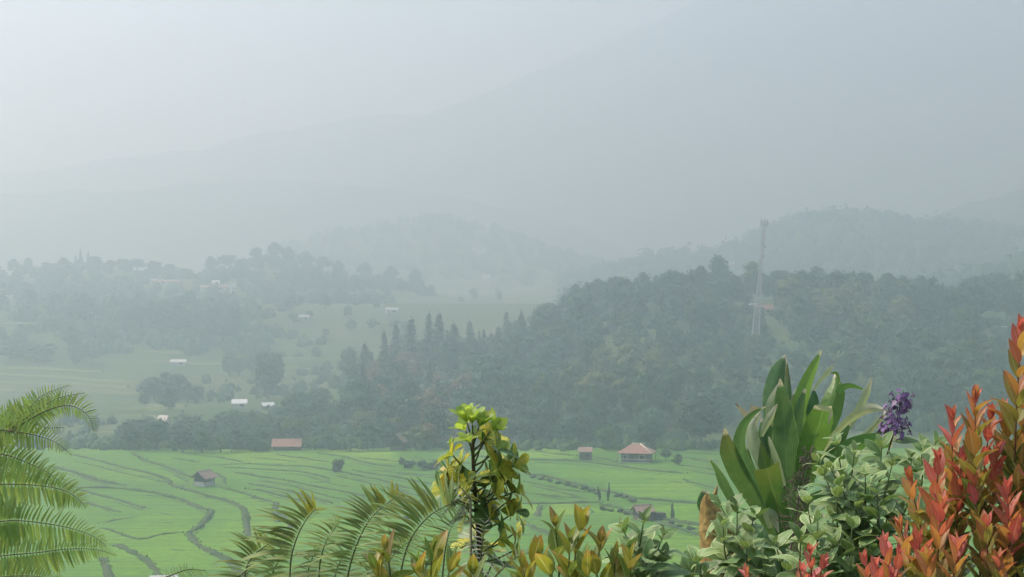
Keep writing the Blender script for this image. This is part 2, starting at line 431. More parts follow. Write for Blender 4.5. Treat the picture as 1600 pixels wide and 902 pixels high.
t = house(hit(446, 706)+Vector((0, 3, .3)), rad(2), 6.1, 4.0, 1.0, 1.35, M_redroof, M_wood, "long low shed with faded red roof along the far field edge", "long_shed", over=.35, small=True)
for (px, py, w, h, rz, roofm, wm, lab) in (
    (374, 638, 4.4, 2.0, 8, M_brightroof, M_plaster, "house with brilliant white roof among dark trees left of centre"),
    (418, 640, 3.4, 1.6, 24, M_brightroof, M_wood, "slanting white-roofed shack just right of the brilliant white roof"),
    (256, 668, 3.0, 2.4, -30, M_cream, M_plaster, "pale pinkish house half hidden in the trees above the field"),
    (279, 571, 6.5, 1.8, 5, M_whiteroof, M_plaster, "lone white roof on the yellowish terrace below the wooded hill"),
    (348, 525, 8.5, 2.0, -4, M_greyroof, M_plaster, "long pale grey roof halfway up the left slope"),
    (335, 455, 17., 2.6, 6, M_redroof, M_plaster, "wide red-roofed building in the left hilltop village"),
    (337, 449, 4.5, 3.0, 12, M_brightroof, M_plaster, "dazzling white roof above the wide red roof in the village"),
    (363, 457, 3.6, 4.0, 20, M_whiteroof, M_plaster, "small white house at the right end of the hilltop village"),
    (238, 444, 7., 2.5, 0, M_greyroof, M_plaster, "pale roofed house at the left end of the hilltop village"),
    (262, 446, 16., 2.5, 3, M_redroof, M_plaster, "dull red roof between the pale roofs of the hilltop village"),
    (10, 469, 6.5, 2.0, 0, M_whiteroof, M_plaster, "white roof at the far left edge of the view"),
    (30, 461, 5.5, 2.0, 8, M_greyroof, M_plaster, "greyish roof up the slope from the far left white roof"),
    (464, 412, 4.5, 4.0, 10, M_whiteroof, M_plaster, "white speck of a house near the crest below the round tree"),
    (475, 501, 5.0, 2.0, 0, M_greyroof, M_plaster, "faint white roof alone on the open middle slope"),
    (612, 490, 6.0, 2.2, 10, M_greyroof, M_plaster, "pale roof just above the spiky conifers of the near ridge"),
    (745, 396, 8.0, 3.2, 0, M_greyroof, M_plaster, "left one of two white houses high on the misty middle hill"),
    (761, 396, 8.5, 3.2, 6, M_greyroof, M_plaster, "right one of two white houses high on the misty middle hill"),
    (760, 439, 6.5, 4.0, 0, M_whiteroof, M_plaster, "single white house low on the misty middle hill"),
    (1148, 420, 11., 3.6, -4, M_whiteroof, M_redroof, "wide white and reddish house on the hazy hill behind the tower"),
    (1565, 519, 2.6, 1.4, 0, M_greyroof, M_plaster, "pale roof in the wood near the right edge"),
    (1172, 484, 5., 1.6, -8, M_greyroof, M_plaster, "long pale roof beside the tower in the wood"),
    (1194, 492, 5.5, 2.4, 10, M_redroof, M_plaster, "small red-roofed house by the tower's legs"),
    (256, 917, 2.8, 1.0, 12, M_whiteroof, M_plaster, "dirty white roof peeping over the fern at the bottom")):
    g = hit(px, py); house(g, rad(rz), w, w*.6, h, h*.5, roofm, wm, lab, "house", None, .4, None, True)

# lattice telecom tower, leaning slightly as in the view
def tower():
    g = hit(1179, 541); Ht = (541-346)/FPX*g.y
    t = empty("lattice_tower", g); t.rotation_euler = (0, math.atan((P(1194.5, 345, g.y).x-g.x)/Ht), 0)
    tag(t, "tall pale lattice telecom tower rising out of the wooded ridge", "tower")
    wid = lambda z: interp(z/Ht, [(0, 2.5), (.5, 1.15), (.62, .85), (1, .8)])
    c = [(-1, -1), (1, -1), (1, 1), (-1, 1)]
    for sx, sy in c:
        b = MB(); zs = [Ht*k/12 for k in range(13)]
        b.tube([(sx*wid(z)/2, sy*wid(z)/2, z-(1 if z == 0 else 0)) for z in zs], [lerp(.10, .06, z/Ht) for z in zs], 6); b.build("leg", M_steel, t)
    zs = [0]; 
    while zs[-1] < Ht-1.0: zs.append(zs[-1]+max(1.25, wid(zs[-1])*.9))
    zs[-1] = Ht
    lower = MB(); upper = MB()
    for z0, z1 in zip(zs, zs[1:]):
        b = upper if z0 > Ht*.62 else lower
        for k in range(4):
            (ax, ay), (bx, by) = c[k], c[(k+1) % 4]
            p = lambda s, z: (s[0]*wid(z)/2, s[1]*wid(z)/2, z)
            b.tube([p(c[k], z0), p(c[(k+1) % 4], z1)], .038, 4, cap=False); b.tube([p(c[(k+1) % 4], z0), p(c[k], z1)], .038, 4, cap=False)
            b.tube([p(c[k], z1), p(c[(k+1) % 4], z1)], .04, 4, cap=False)
    lower.build("lower_bracing", M_steel, t); upper.build("upper_bracing", M_steel, t)
    for z in (Ht*.62, Ht*.84, Ht*.97):
        b = MB(); b.box((0, 0, z), (1.9, 1.9, .08)); 
        for s in (-1, 1): b.box((s*.95, 0, z+.55), (.05, 1.9, .05)); b.box((0, s*.95, z+.55), (1.9, .05, .05))
        b.build("platform", M_steel, t, smooth_=False)
    b = MB(); b.box((0, 0, 0), (.30, .18, 2.2)); pm = b.me("antenna_panel", M_steel, False)
    for k in range(6):
        a = k*pi/3+.2; o = link("antenna_panel", pm, t, (1.15*cos(a), 1.15*sin(a), Ht-.6+.3*(k % 2))); o.rotation_euler = (0, 0, a)
    for k, (z, a) in enumerate(((.72, -1.2), (.68, -2.2), (.8, -.6))):
        b = MB(); n = 12; b.add([(0, 0, -.12)]+[(.55*cos(2*pi*i/n), .55*sin(2*pi*i/n), .14) for i in range(n)], [(0, i+1, (i+1) % n+1) for i in range(n)]); b.tube([(0, 0, -.3), (0, 0, -.1)], .1, 6)
        o = b.build("dish", M_steel, t, (.95*cos(a), .95*sin(a), Ht*z)); o.rotation_euler = (pi/2, 0, a+pi/2)
    b = MB(); b.tube([(0, 0, Ht), (0, 0, Ht+2.0)], [.06, .02], 5); b.build("lightning_rod", M_steel, t)
    b = MB(); b.tube([(.1, -.1, 0), (.1, -.1, Ht*.98)], .06, 4); b.build("cable_run", M_greyroof, t)
    return g
TOWER = tower()
# ------------------------------------------------------------------ trees
def foliage(name, c1, c2, rand=.5, hue=.03, transl=.25):
    t = NT(name); oi = t.n("ShaderNodeObjectInfo").outputs['Random']
    co = t.n("ShaderNodeTexCoord").outputs['Object']
    n1 = t.noise(.9, 4, vec=co)
    col = t.mix(t.ramp(n1, [(.32, (0,)), (.68, (1,))]), c1, c2)
    h = t.n("ShaderNodeHueSaturation"); t.l(col, h.inputs['Color'])
    t.l(t.math('MULTIPLY_ADD', oi, rand, 1-rand/2), h.inputs['Value'])
    r2 = t.math('FRACT', t.math('MULTIPLY', oi, 7.31)); t.l(t.math('MULTIPLY_ADD', r2, hue, .5-hue/2), h.inputs['Hue'])
    return t.diffuse(h.outputs[0], .75, None, .2, transl)
F_dark = foliage("forest_leaves", (.030, .070, .040), (.068, .128, .062), .6, .05)
F_mid = foliage("valley_leaves", (.045, .090, .026), (.085, .135, .040))
F_brown = foliage("dry_leaves", (.150, .105, .062), (.21, .165, .095), .3)
F_yel = foliage("yellowing_leaves", (.105, .135, .045), (.15, .17, .06), .3)
F_con = foliage("needles", (.030, .070, .040), (.055, .105, .058), .4)
F_palm = foliage("palm_fronds", (.040, .080, .026), (.075, .12, .038), .3)
F_deep = foliage("deep_green_leaves", (.014, .032, .016), (.028, .052, .024), .2)
F_shrub = foliage("shrub_leaves", (.045, .075, .03), (.075, .105, .04), .4)
M_bark = plain("grey_bark", (.16, .13, .10), (.09, .075, .06), 2., .95, .05, .5)

def rdir(r):
    z = r.uniform(-1, 1); a = r.uniform(0, 2*pi); q = math.sqrt(1-z*z); return Vector((q*cos(a), q*sin(a), z))
def quad(b, c, n, s, asp, r, mi=0):
    u = n.orthogonal().normalized(); u.rotate(Matrix.Rotation(r.uniform(0, 2*pi), 3, n)); v = n.cross(u)
    u *= s; v *= s*asp
    b.add([c-u*.5, c-v*.5+u*.1, c+u*.5, c+v*.5+u*.1], [(0, 1, 2, 3)], mi)
def lump(b, c, rad_, r, nq, qs, core=True, squash=.8):
    if core:
        n1, n2 = 7, 4; base = []
        for i in range(n2+1):
            for k in range(n1):
                th = pi*i/n2; a = 2*pi*k/n1
                rr = rad_*.72*(1+.22*mnoise.noise(Vector((c.x+3*cos(a)*sin(th), c.y+3*sin(a)*sin(th), c.z+3*cos(th)))))
                base.append((c.x+rr*sin(th)*cos(a), c.y+rr*sin(th)*sin(a), c.z+rr*squash*cos(th)))
        b.add(base, [(i*n1+k, i*n1+(k+1) % n1, (i+1)*n1+(k+1) % n1, (i+1)*n1+k) for i in range(n2) for k in range(n1)])
    for _ in range(nq):
        d = rdir(r); k = r.uniform(.68, 1.12); p = c+Vector((d.x*rad_*k, d.y*rad_*k, d.z*rad_*k*squash))
        nn = (d+rdir(r)*.9+Vector((0, 0, .3))).normalized(); quad(b, p, nn, qs*r.uniform(.6, 1.3), r.uniform(.45, .8), r)
def trunk_me(name, h, r0, r, limbs=5, spread=.25):
    b = MB(); pts = [Vector((0, 0, -.06*h))]; 
    for i in range(1, 6): pts.append(Vector((r.uniform(-.02, .02)*h, r.uniform(-.02, .02)*h, h*.72*i/5)))
    b.tube(pts, [r0*1.3, r0, r0*.85, r0*.7, r0*.5, r0*.25], 6)
    for k in range(limbs):
        i = r.randint(2, 4); a = r.uniform(0, 2*pi); q = pts[i]
        e = q+Vector((cos(a)*spread*h, sin(a)*spread*h, r.uniform(.12, .26)*h)); m = q.lerp(e, .5)+Vector((0, 0, -.02*h))
        b.tube([q, m, e], [r0*.45, r0*.3, r0*.12], 5)
    return b.me(name, M_bark)
# unit meshes, all ~10 m tall
def broad(seed, wide=1., low=.25, n=13, top=1.0):
    r = random.Random(seed); b = MB()
    for i in range(n):
        t = (i+.5)/n; z = lerp(low*10+1.2, 10-1.0, t); env = (sin(pi*min(1, .18+.72*t)))**.8*top
        a = i*2.4+r.uniform(-.5, .5); q = r.uniform(.35, .95)*2.9*env*wide
        if i == n-1: q = .3
        lump(b, Vector((q*cos(a), q*sin(a), z+r.uniform(-.5, .5))), r.uniform(1.15, 1.9)*(.75+.35*env), r, 62, .78)
    return b
def conifer(seed, slim=1.):
    r = random.Random(seed); b = MB(); z = 1.2
    while z < 9.7:
        R = (1.75*(1-(z/10)**1.25)+.12)*slim; nb = 7
        for k in range(nb):
            a = 2*pi*k/nb+z*1.7+r.uniform(-.3, .3); L = R*r.uniform(.6, 1.2)
            for j in range(4):
                q = L*(j+.6)/4; p = Vector((cos(a)*q, sin(a)*q, z-.22*q+r.uniform(-.1, .1)+(.25*q if z > 7.5 else 0)))
                nn = (Vector((0, 0, 1))+rdir(r)*.8).normalized(); quad(b, p, nn, .75*r.uniform(.7, 1.2)*(.55+.45*R/1.7), .55, r)
        for _ in range(5):
            q = R*r.uniform(.1, .6); a = r.uniform(0, 6.3); quad(b, Vector((q*cos(a), q*sin(a), z)), rdir(r), .8, .6, r)
        z += .36
    for k in range(5): quad(b, Vector((0, 0, 9.6+.18*k)), rdir(r), .34, .5, r)
    return b
def palm_crown(seed, n=15, L=3.0, z=7.6, droop=.55):
    r = random.Random(seed); b = MB()
    for k in range(n):
        a = 2*pi*k/n*1.0+r.uniform(-.2, .2); el = r.uniform(-.1, 1.15); d = Vector((cos(a), sin(a), 0)); s = Vector((-sin(a), cos(a), 0)); pts = []
        for i in range(8):
            t = i/7; pts.append(Vector((0, 0, z))+d*(L*t*cos(el*.8))+Vector((0, 0, L*(t*sin(el)-droop*t*t*1.3))))
        b.tube(pts, [.06*(1-.8*i/7) for i in range(8)], 4, cap=False)
        for i in range(1, 8):
            for sg in (-1, 1):
                for e in (0, .5):
                    p = pts[i-1].lerp(pts[i], e); ll = .95*sin(pi*min(1., .2+.75*(i-1+e)/7))
                    q = p+s*sg*ll*.75+(pts[i]-pts[i-1]).normalized()*ll*.45+Vector((0, 0, -.35*ll)); m = p.lerp(q, .5)+Vector((0, 0, .06))
                    w_ = (pts[i]-pts[i-1]).normalized()*.11; b.add([p-w_, p+w_, m+w_, q, m-w_], [(0, 1, 2, 3, 4)])
    return b
def banana_crown(seed, n=9):
    r = random.Random(seed); b = MB()
    for k in range(n):
        a = 2*pi*k/n+r.uniform(-.3, .3); el = r.uniform(.55, 1.35); d = Vector((cos(a), sin(a), 0)); s = Vector((-sin(a), cos(a), 0)); L = r.uniform(3.6, 5.6); prev = None; rows = []
        for i in range(8):
            t = i/7; c = Vector((0, 0, 3.6))+d*(L*t*cos(el*.9))+Vector((0, 0, L*(t*sin(el)-.6*t*t*t))); w_ = .85*sin(pi*min(1, .12+.84*t))**.7
            rows += [c-s*w_+Vector((0, 0, -.18*w_)), c, c+s*w_+Vector((0, 0, -.18*w_))]
        b.add(rows, [(i*3+j, i*3+j+1, i*3+j+4, i*3+j+3) for i in range(7) for j in range(2) if not (i > 2 and r.random() < .08)])
    return b
def variants(name, bs, mat, trunks):
    return [(bb.me(name, mat), tr) for bb, tr in zip(bs, trunks)]
def withmat(vs, mat):
    out = []
    for m, tr in vs: c = m.copy(); c.materials.clear(); c.materials.append(mat); out.append((c, tr))
    return out
_r = random.Random(3)
tb = [trunk_me("trunk", 10, .26, _r) for _ in range(5)]
tcon = [trunk_me("trunk", 13, .16, _r, 0) for _ in range(3)]
b = MB(); b.tube([(0, 0, -.5), (.15, 0, 2.5), (.1, .1, 5), (0, 0, 7.7)], [.26, .17, .15, .13], 6); tpalm = b.me("trunk", M_bark)
b = MB(); b.tube([(0, 0, -.4), (.05, 0, 2), (0, 0, 3.8)], [.28, .22, .14], 6); tban = b.me("trunk", F_palm)
V_broad = variants("crown", [broad(1), broad(2, 1.15), broad(3, .8, .2, 12), broad(4, 1.3, .32), broad(5, .95, .22, 14)], F_dark, tb)
V_tall = variants("crown", [broad(11, .55, .2, 13), broad(12, .62, .18, 14), broad(13, .5, .25, 12)], F_dark, tb)
V_con = variants("crown", [conifer(1), conifer(2, .8), conifer(3, 1.15)], F_con, tcon)
V_palm = variants("crown", [palm_crown(1), palm_crown(2, 13, 3.3)], F_palm, [tpalm]*2)
V_ban = variants("crown", [banana_crown(1), banana_crown(2, 8)], F_palm, [tban]*2)
V_mid = withmat(V_broad, F_mid); V_brown = withmat(V_broad, F_brown); V_yel = withmat(V_broad, F_yel); V_talln = withmat(V_tall, F_mid)
def shrub_me(seed, n=6, flat=.7):
    r = random.Random(seed); b = MB()
    for i in range(n):
        a = r.uniform(0, 6.3); q = r.uniform(0, .6); lump(b, Vector((q*cos(a), q*sin(a), r.uniform(.3, .9)*flat)), r.uniform(.28, .45), r, 40, .2)
    return b.me("foliage", F_shrub)
V_shrub = [shrub_me(i) for i in range(4)]

_count = [0]
def tree(g, hgt, vs, label, group=None, name="broadleaf_tree", wid=1., parts=True, cat="tree", rot=None):
    cm, tr = vs[rng.randrange(len(vs))]; s = hgt/10.
    t = empty(name, g, rng.uniform(0, 6.28) if rot is None else rot); t.scale = (s*wid, s*wid, s)
    tag(t, label, cat, group); link("crown", cm, t); link("trunk", tr, t); _count[0] += 1
    return t
def shrub(px, py, hpx, wpx, label, group=None, name="shrub", mat=None, g=None):
    g = g or hit(px, py); k = g.y/FPX
    t = empty(name, g, rng.uniform(0, 6.28)); me = V_shrub[rng.randrange(4)]
    o = link("foliage", me, t); o.scale = (wpx*k/1.6, wpx*k/1.6, hpx*k/1.05)
    b = MB(); b.tube([(0, 0, -.2), (.02, 0, hpx*k*.6)], [.05, .02], 5); b.build("stem", M_bark, t)
    tag(t, label, "shrub", group); return t

# --- the wood on the near ridge
GW = "trees crowded on the near wooded ridge"
taken = []
def free(x, y, d):
    for a, b_ in taken:
        if (a-x)**2+(b_-y)**2 < d*d: return False
    return True
def pxof(q): return 800+q.x/q.y*FPX, 430-(q.z-CAMZ)/q.y*FPX
houses_clear = [(1172, 484), (1194, 492), (1565, 519)]
hc = [hit(*p) for p in houses_clear]
cand = []
r2 = random.Random(21)
yy = 394.
while yy < 664:
    step = 10.6 if yy < 480 else 12.0
    xx = -95.
    while xx < 255:
        x = xx+r2.uniform(-4, 4); y = yy+r2.uniform(-4, 4); u = x/y
        xx += step
        if u < -.094+.008*math.sin(y*.05) or u > .335: continue
        if u > .10 and y < lerp(394, 425, min(1, (u-.10)/.03)): continue
        cand.append((x, y))
    yy += step*.92
def region(px, py):
    a = interp_name(px, ((600, "under the spiky conifers' left end"), (690, "above the dark thatched hut"), (770, "under the tallest conifer spires"), (850, "above the variegated shrub"), (930, "above the rusty shed"), (1010, "above the red farmhouse"),
                         (1090, "around the lone tree palm"), (1170, "left of the lattice tower"), (1250, "right of the lattice tower"), (1360, "above the strap-leaved plant"), (1470, "above the purple flower spike"), (9999, "above the red-leaved shrub")))
    b_ = interp_name(-py, ((-655, "at the foot of"), (-600, "low on"), (-550, "halfway up"), (-505, "high on"), (0, "near the crest of")))
    return b_+" the near ridge "+a
def interp_name(x, table):
    for lim, s in table:
        if x < lim: return s
for x, y in cand:
    z = H(x, y); g = Vector((x, y, z-.2)); px, py = pxof(g)
    if px > 1130 and py > 690: continue
    if abs(x-(TOWER.x-2)) < 5 and TOWER.y-24 < y < TOWER.y+5: continue
    if any(abs(x-q.x*y/q.y) < 4.5 and q.y-15 < y < q.y+4 for q in hc): continue
    lowzone = any(abs(x-q.x*y/q.y) < 8 and q.y-80 < y < q.y for q in hc)
    if abs(px-1068) < 20 and 570 < py < 715: hlow = True
    else: hlow = False
    if abs(px-1068) < 20 and 600 < py < 660: continue
    if abs(px-1095) < 22 and 655 < py < 720: continue
    n = fb(x*.02, y*.02, 9.); front = y < 420
    hgt = r2.uniform(10.5, 14.5)*(1+.18*n)*(.6 if hlow else 1)
    if front: hgt *= .72
    if y > 610: hgt = r2.uniform(9.5, 14.5)
    if px < 790 and y > 520: hgt = r2.uniform(8.5, 13)
    brownzone = (560 < px < 700 and 560 < py < 655) or (640 < px < 760 and 640 < py < 720)
    yelzone = (930 < px < 1080 and 590 < py < 690) or (1190 < px < 1420 and 480 < py < 545)
    if brownzone and r2.random() < .62: vs, nm, lb = V_brown, "dry_tree", "brownish bare tree "+region(px, py); gg = "dry trees in the near wood"; hgt *= .8
    elif yelzone and r2.random() < .55: vs, nm, lb = V_yel, "pale_tree", "pale yellowish tree "+region(px, py); gg = "paler trees in the near wood"
    elif r2.random() < (.30 if px < 850 else .06): vs, nm, lb = V_con, "feathery_tree", "feathery conifer "+region(px, py); gg = "feathery conifers in the near wood"; hgt *= 1.15
    elif r2.random() < .13: vs, nm, lb = V_mid, "leafy_tree", "fresh green tree "+region(px, py); gg = "fresher trees in the near wood"
    elif r2.random() < .22: vs, nm, lb = V_tall, "slender_tree", "slim upright tree "+region(px, py); gg = "slender trees in the near wood"; hgt *= 1.12
    else: vs, nm, lb = V_broad, "broadleaf_tree", "rounded dark tree "+region(px, py); gg = GW
    if abs(x-(TOWER.x-3)) < 12 and TOWER.y-110 < y < TOWER.y: hgt *= .62
    elif lowzone: hgt *= .6
    tree(g, hgt*r2.uniform(.72, 1.12), vs, lb, gg, nm, r2.uniform(.85, 1.35))
# spiky conifers on the ridge's left shoulder
for px, base, top, lab in ((566, 585, 528, "lowest conifer at the left end of the spiky row on the ridge"), (601, 560, 508, "short conifer second in the spiky row on the ridge shoulder"),
        (622, 560, 494, "pointed conifer left of the three tallest spires on the ridge"), (647, 555, 492, "leaning conifer spire left of the tallest pair on the ridge"),
        (669, 552, 485, "left one of the two tallest conifer spires on the ridge"), (691, 552, 479, "tallest conifer spire of the row on the ridge shoulder"),
        (712, 552, 492, "broad-topped conifer just right of the tallest spire"), (738, 555, 498, "blunt dark conifer at the right end of the spiky row"),
        (776, 560, 508, "small conifer in the dip right of the spiky row"), (822, 545, 482, "feathery conifer standing before the high dark crest"), (862, 520, 466, "thin conifer at the foot of the high crest's left end")):
    top += r2.uniform(2, 14); D = 600.+r2.uniform(-14, 14); px += r2.uniform(-6, 6); g = P(px, base, D); g.z = H(g.x, g.y); hgt = (P(px, top, D).z-g.z); tree(g, hgt, V_con, lab, "spiky conifers on the near ridge's shoulder", "conifer_tree", 1.25*10/hgt*r2.uniform(1.7, 3.2)).rotation_euler.y = r2.uniform(-.09, .09)
# skyline crowns of the ridge
for px, top in ((900, 447), (925, 440), (962, 431), (995, 438), (1042, 445), (1078, 437), (1110, 432), (1145, 431), (1172, 432), (1225, 432), (1262, 428), (1300, 432), (1330, 424), (1372, 438), (1408, 430),
                (1445, 438), (1482, 450), (1512, 434), (1545, 433), (1580, 438), (1615, 436)):
    D = r2.uniform(628, 645); g = P(px, 500, D); g.z = H(g.x, g.y)-.3; hgt = P(px, top, D).z-g.z
    tree(g, hgt, V_broad, "rounded tree whose crown stands on the skyline of the near ridge", "skyline trees of the near ridge", "crest_tree", r2.uniform(.8, 1.15)*12/max(10, hgt))
# marked trees in front of the wood
g = hit(1068, 672); tree(g, (672-552)/FPX*g.y, withmat(V_palm, F_deep), "solitary dark tree palm sticking out above the wood's front slope", None, "palm_tree", .85)
g = hit(1095, 702); g.z -= .4; tree(g, (702-617)/FPX*g.y, withmat(V_tall, F_deep), "dark dome-topped cypress-like tree near the field edge", None, "domed_tree", 1.5)

# --- trees of the left valley, hill crest and field margin
def clump(n, px, py, rx, ry, hpx, vs, label, group, name, wid=1.15, seed=0):
    r = random.Random(seed+int(px*7+py))
    for _ in range(n):
        a = r.uniform(0, 6.283); q = math.sqrt(r.random()); sx_, sy_ = q*cos(a), q*sin(a)
        wh = (", at its left end" if sx_ < -.33 else ", at its right end" if sx_ > .33 else ", in its middle")+(" upper" if sy_ < 0 else " lower")+" side" if n > 5 else ""
        g = hit(px+rx*q*cos(a), py+ry*q*sin(a)); g.z -= .2
        hh = r.uniform(*hpx)/FPX*g.y
        tree(g, hh, vs, label+(wh if len((label+wh).split()) <= 16 else ""), group, name, wid*r.uniform(.85, 1.2))
GV = "trees scattered over the left valley"
for n_, px, py, rx, ry, hh, vs, lab, nm, wd in (
    (14, 280, 632, 60, 16, (24, 42), V_broad, "bluish dark tree in the clump below the striped yellowish terrace", "valley_tree", 1.2), (16, 365, 690, 80, 12, (26, 46), V_broad, "tree in the dark belt below the two white roofs", "valley_tree", 1.25),
    (12, 490, 668, 60, 28, (30, 52), V_broad, "tree filling the hollow between the dark belt and the near wood", "valley_tree", 1.2), (4, 425, 620, 12, 5, (56, 76), V_tall, "tall bluish tree of the column-like group left of the wood", "column_tree", 1.0),
    (5, 366, 588, 34, 4, (22, 36), V_tall, "small pillar tree on the terrace above the white roofs", "pillar_tree", 1.5), (22, 150, 515, 70, 34, (18, 32), V_broad, "dark tree in the grove below the hilltop village's left end", "valley_tree", 1.35),
    (28, 300, 515, 85, 36, (18, 32), V_broad, "dark tree in the wide grove below the hilltop village", "valley_tree", 1.35), (12, 30, 548, 40, 22, (20, 34), V_broad, "dark tree in the grove at the view's left edge", "valley_tree", 1.3),
    (10, 100, 566, 50, 8, (16, 28), V_broad, "tree in the low grove above the striped terraces", "valley_tree", 1.4), (12, 60, 470, 90, 14, (18, 30), V_broad, "misty tree near the far left roofs", "valley_tree", 1.3),
    (14, 470, 468, 70, 26, (16, 28), V_broad, "misty tree on the slope below the round-topped crest tree", "valley_tree", 1.3), (14, 580, 446, 90, 16, (14, 26), V_broad, "misty tree on the slope sinking to the valley's middle", "valley_tree", 1.3),
    (6, 740, 468, 80, 10, (10, 18), V_broad, "small misty tree in the valley gap above the conifers", "valley_tree", 1.3), (9, 520, 520, 80, 26, (10, 20), V_mid, "small tree dotted over the open middle slope", "valley_tree", 1.3)):
    clump(n_, px, py, rx, ry, hh, vs, lab, GV, nm, wd)
GC = "trees along the crest of the left hill"
for px, base, top, wd in ((-12, 440, 408, 1.2), (22, 438, 404, 1.), (45, 436, 402, .8), (72, 434, 410, 1.3), (98, 430, 402, 1.2), (150, 428, 400, 1.4), (172, 428, 406, 1.3), (192, 430, 404, 1.4), (215, 432, 404, 1.6), (240, 436, 408, 1.5),
                          (265, 440, 412, 1.4), (290, 444, 420, 1.2), (330, 438, 400, 1.2), (352, 436, 398, 1.6), (376, 434, 404, 1.3), (402, 426, 386, 1.2), (430, 424, 378, 1.5), (452, 424, 386, 1.4), (478, 430, 392, 1.5), (505, 436, 400, 1.4),
                          (530, 440, 408, 1.3), (570, 446, 410, 1.5), (610, 452, 416, 1.5), (648, 458, 420, 1.4)):
    D = LEFT_D-12; g = P(px, base, D); g.z = H(g.x, g.y)-.5; hh = P(px, top, D).z-g.z
    lab = "mist-veiled rounded tree on the crest line of the left hill"
    if px == 430: lab = "highest round-topped tree on the crest of the left hill"
    if px == 352: lab = "broad flat-topped tree right of the dip in the left crest"
    tree(g, hh, V_broad, lab, GC if "veiled" in lab else None, "hill_tree", wd*13/max(hh, 9))
for px, top, lab in ((126, 389, "left spire of the twin conifers on the left crest"), (138, 391, "right spire of the twin conifers on the left crest"), (118, 398, "shorter conifer leaning against the twin spires")):
    D = LEFT_D-12; g = P(px, 428, D); g.z = H(g.x, g.y)-.5; hh = P(px, top, D).z-g.z; tree(g, hh, V_con, lab, None, "conifer_tree", 1.1)
# margin of the field: bananas, palms, small trees
GM = "trees and bananas along the far margin of the rice field"
for px, py, hp_, vs, nm, lab, wd in ((205, 704, 42, V_broad, "margin_tree", "tree nearest the fern tips on the field's far margin", 1.1), (178, 700, 24, V_mid, "margin_tree", "low bush-like tree left on the field's far margin", 1.4),
        (228, 706, 34, V_ban, "banana_plant", "banana clump below the pale pinkish house", 1.), (246, 704, 52, V_tall, "margin_tree", "dark upright tree beside the pale pinkish house", 1.5),
        (285, 708, 40, V_broad, "margin_tree", "brownish-green tree right of the pale pinkish house", 1.3), (315, 708, 36, V_mid, "margin_tree", "rounded small tree behind the lone stilt hut", 1.4),
        (345, 708, 46, V_ban, "banana_plant", "tall banana clump left of the long red shed", 1.1), (362, 707, 40, V_ban, "banana_plant", "second banana clump left of the long red shed", 1.1),
        (395, 706, 38, V_broad, "margin_tree", "dark tree touching the long red shed's left end", 1.4), (412, 706, 30, V_ban, "banana_plant", "low banana beside the long red shed's left gable", 1.),
        (462, 702, 58, V_palm, "palm_tree", "drooping palm rising behind the long red shed", 1.5), (492, 704, 44, V_ban, "banana_plant", "banana clump right of the long red shed", 1.1),
        (520, 705, 48, V_palm, "palm_tree", "spreading palm midway between long shed and dark hut", 1.4), (548, 706, 40, V_ban, "banana_plant", "banana clump left of the dark thatched hut", 1.2),
        (575, 704, 46, V_broad, "margin_tree", "leafy tree left of the dark thatched hut", 1.2), (650, 704, 40, V_yel, "margin_tree", "yellowish tree right of the dark thatched hut", 1.3), (672, 703, 44, V_brown, "margin_tree", "brownish tree right of the dark thatched hut", 1.2),
        (800, 702, 28, V_ban, "banana_plant", "banana behind the variegated shrub at the field edge", 1.), (835, 700, 34, V_mid, "margin_tree", "green tree at the field edge right of the variegated shrub", 1.3),
        (870, 700, 44, V_broad, "margin_tree", "tree left of the narrow rusty shed", 1.2), (945, 704, 38, V_mid, "margin_tree", "tree between the rusty shed and the red farmhouse", 1.2),
        (1010, 706, 50, V_broad, "margin_tree", "tree rising directly behind the red farmhouse", 1.3), (1040, 720, 22, V_mid, "margin_tree", "low tree at the red farmhouse's right gable", 1.3),
        (1060, 728, 20, V_mid, "margin_tree", "bushy low tree right of the red farmhouse", 1.5)):
    g = hit(px, py); g.z -= .2; tree(g, hp_/FPX*g.y, vs, lab, GM if nm != "x" else None, nm, wd)
clump(26, 350, 697, 175, 7, (26, 44), V_broad, "tree in the dense belt along the field's far margin", GM, "belt_tree", 1.3, 3)
clump(9, 300, 700, 120, 5, (26, 42), V_ban, "banana clump among the trees of the far margin", GM, "banana_plant", 1.1, 4)
clump(7, 520, 698, 70, 5, (30, 48), V_ban, "banana clump right of the long red shed", GM, "banana_plant", 1.2, 5)
clump(6, 440, 690, 120, 8, (44, 62), V_palm, "palm rising from the belt of trees at the field's far margin", GM, "palm_tree", 1.3, 6)
clump(10, 620, 688, 110, 8, (30, 50), V_yel, "yellowish tree at the foot of the near wood behind the dark hut", GM, "margin_tree", 1.2, 7)
clump(10, 860, 692, 90, 6, (30, 48), V_mid, "fresh green tree at the foot of the near wood behind the rusty shed", GM, "margin_tree", 1.2, 8)
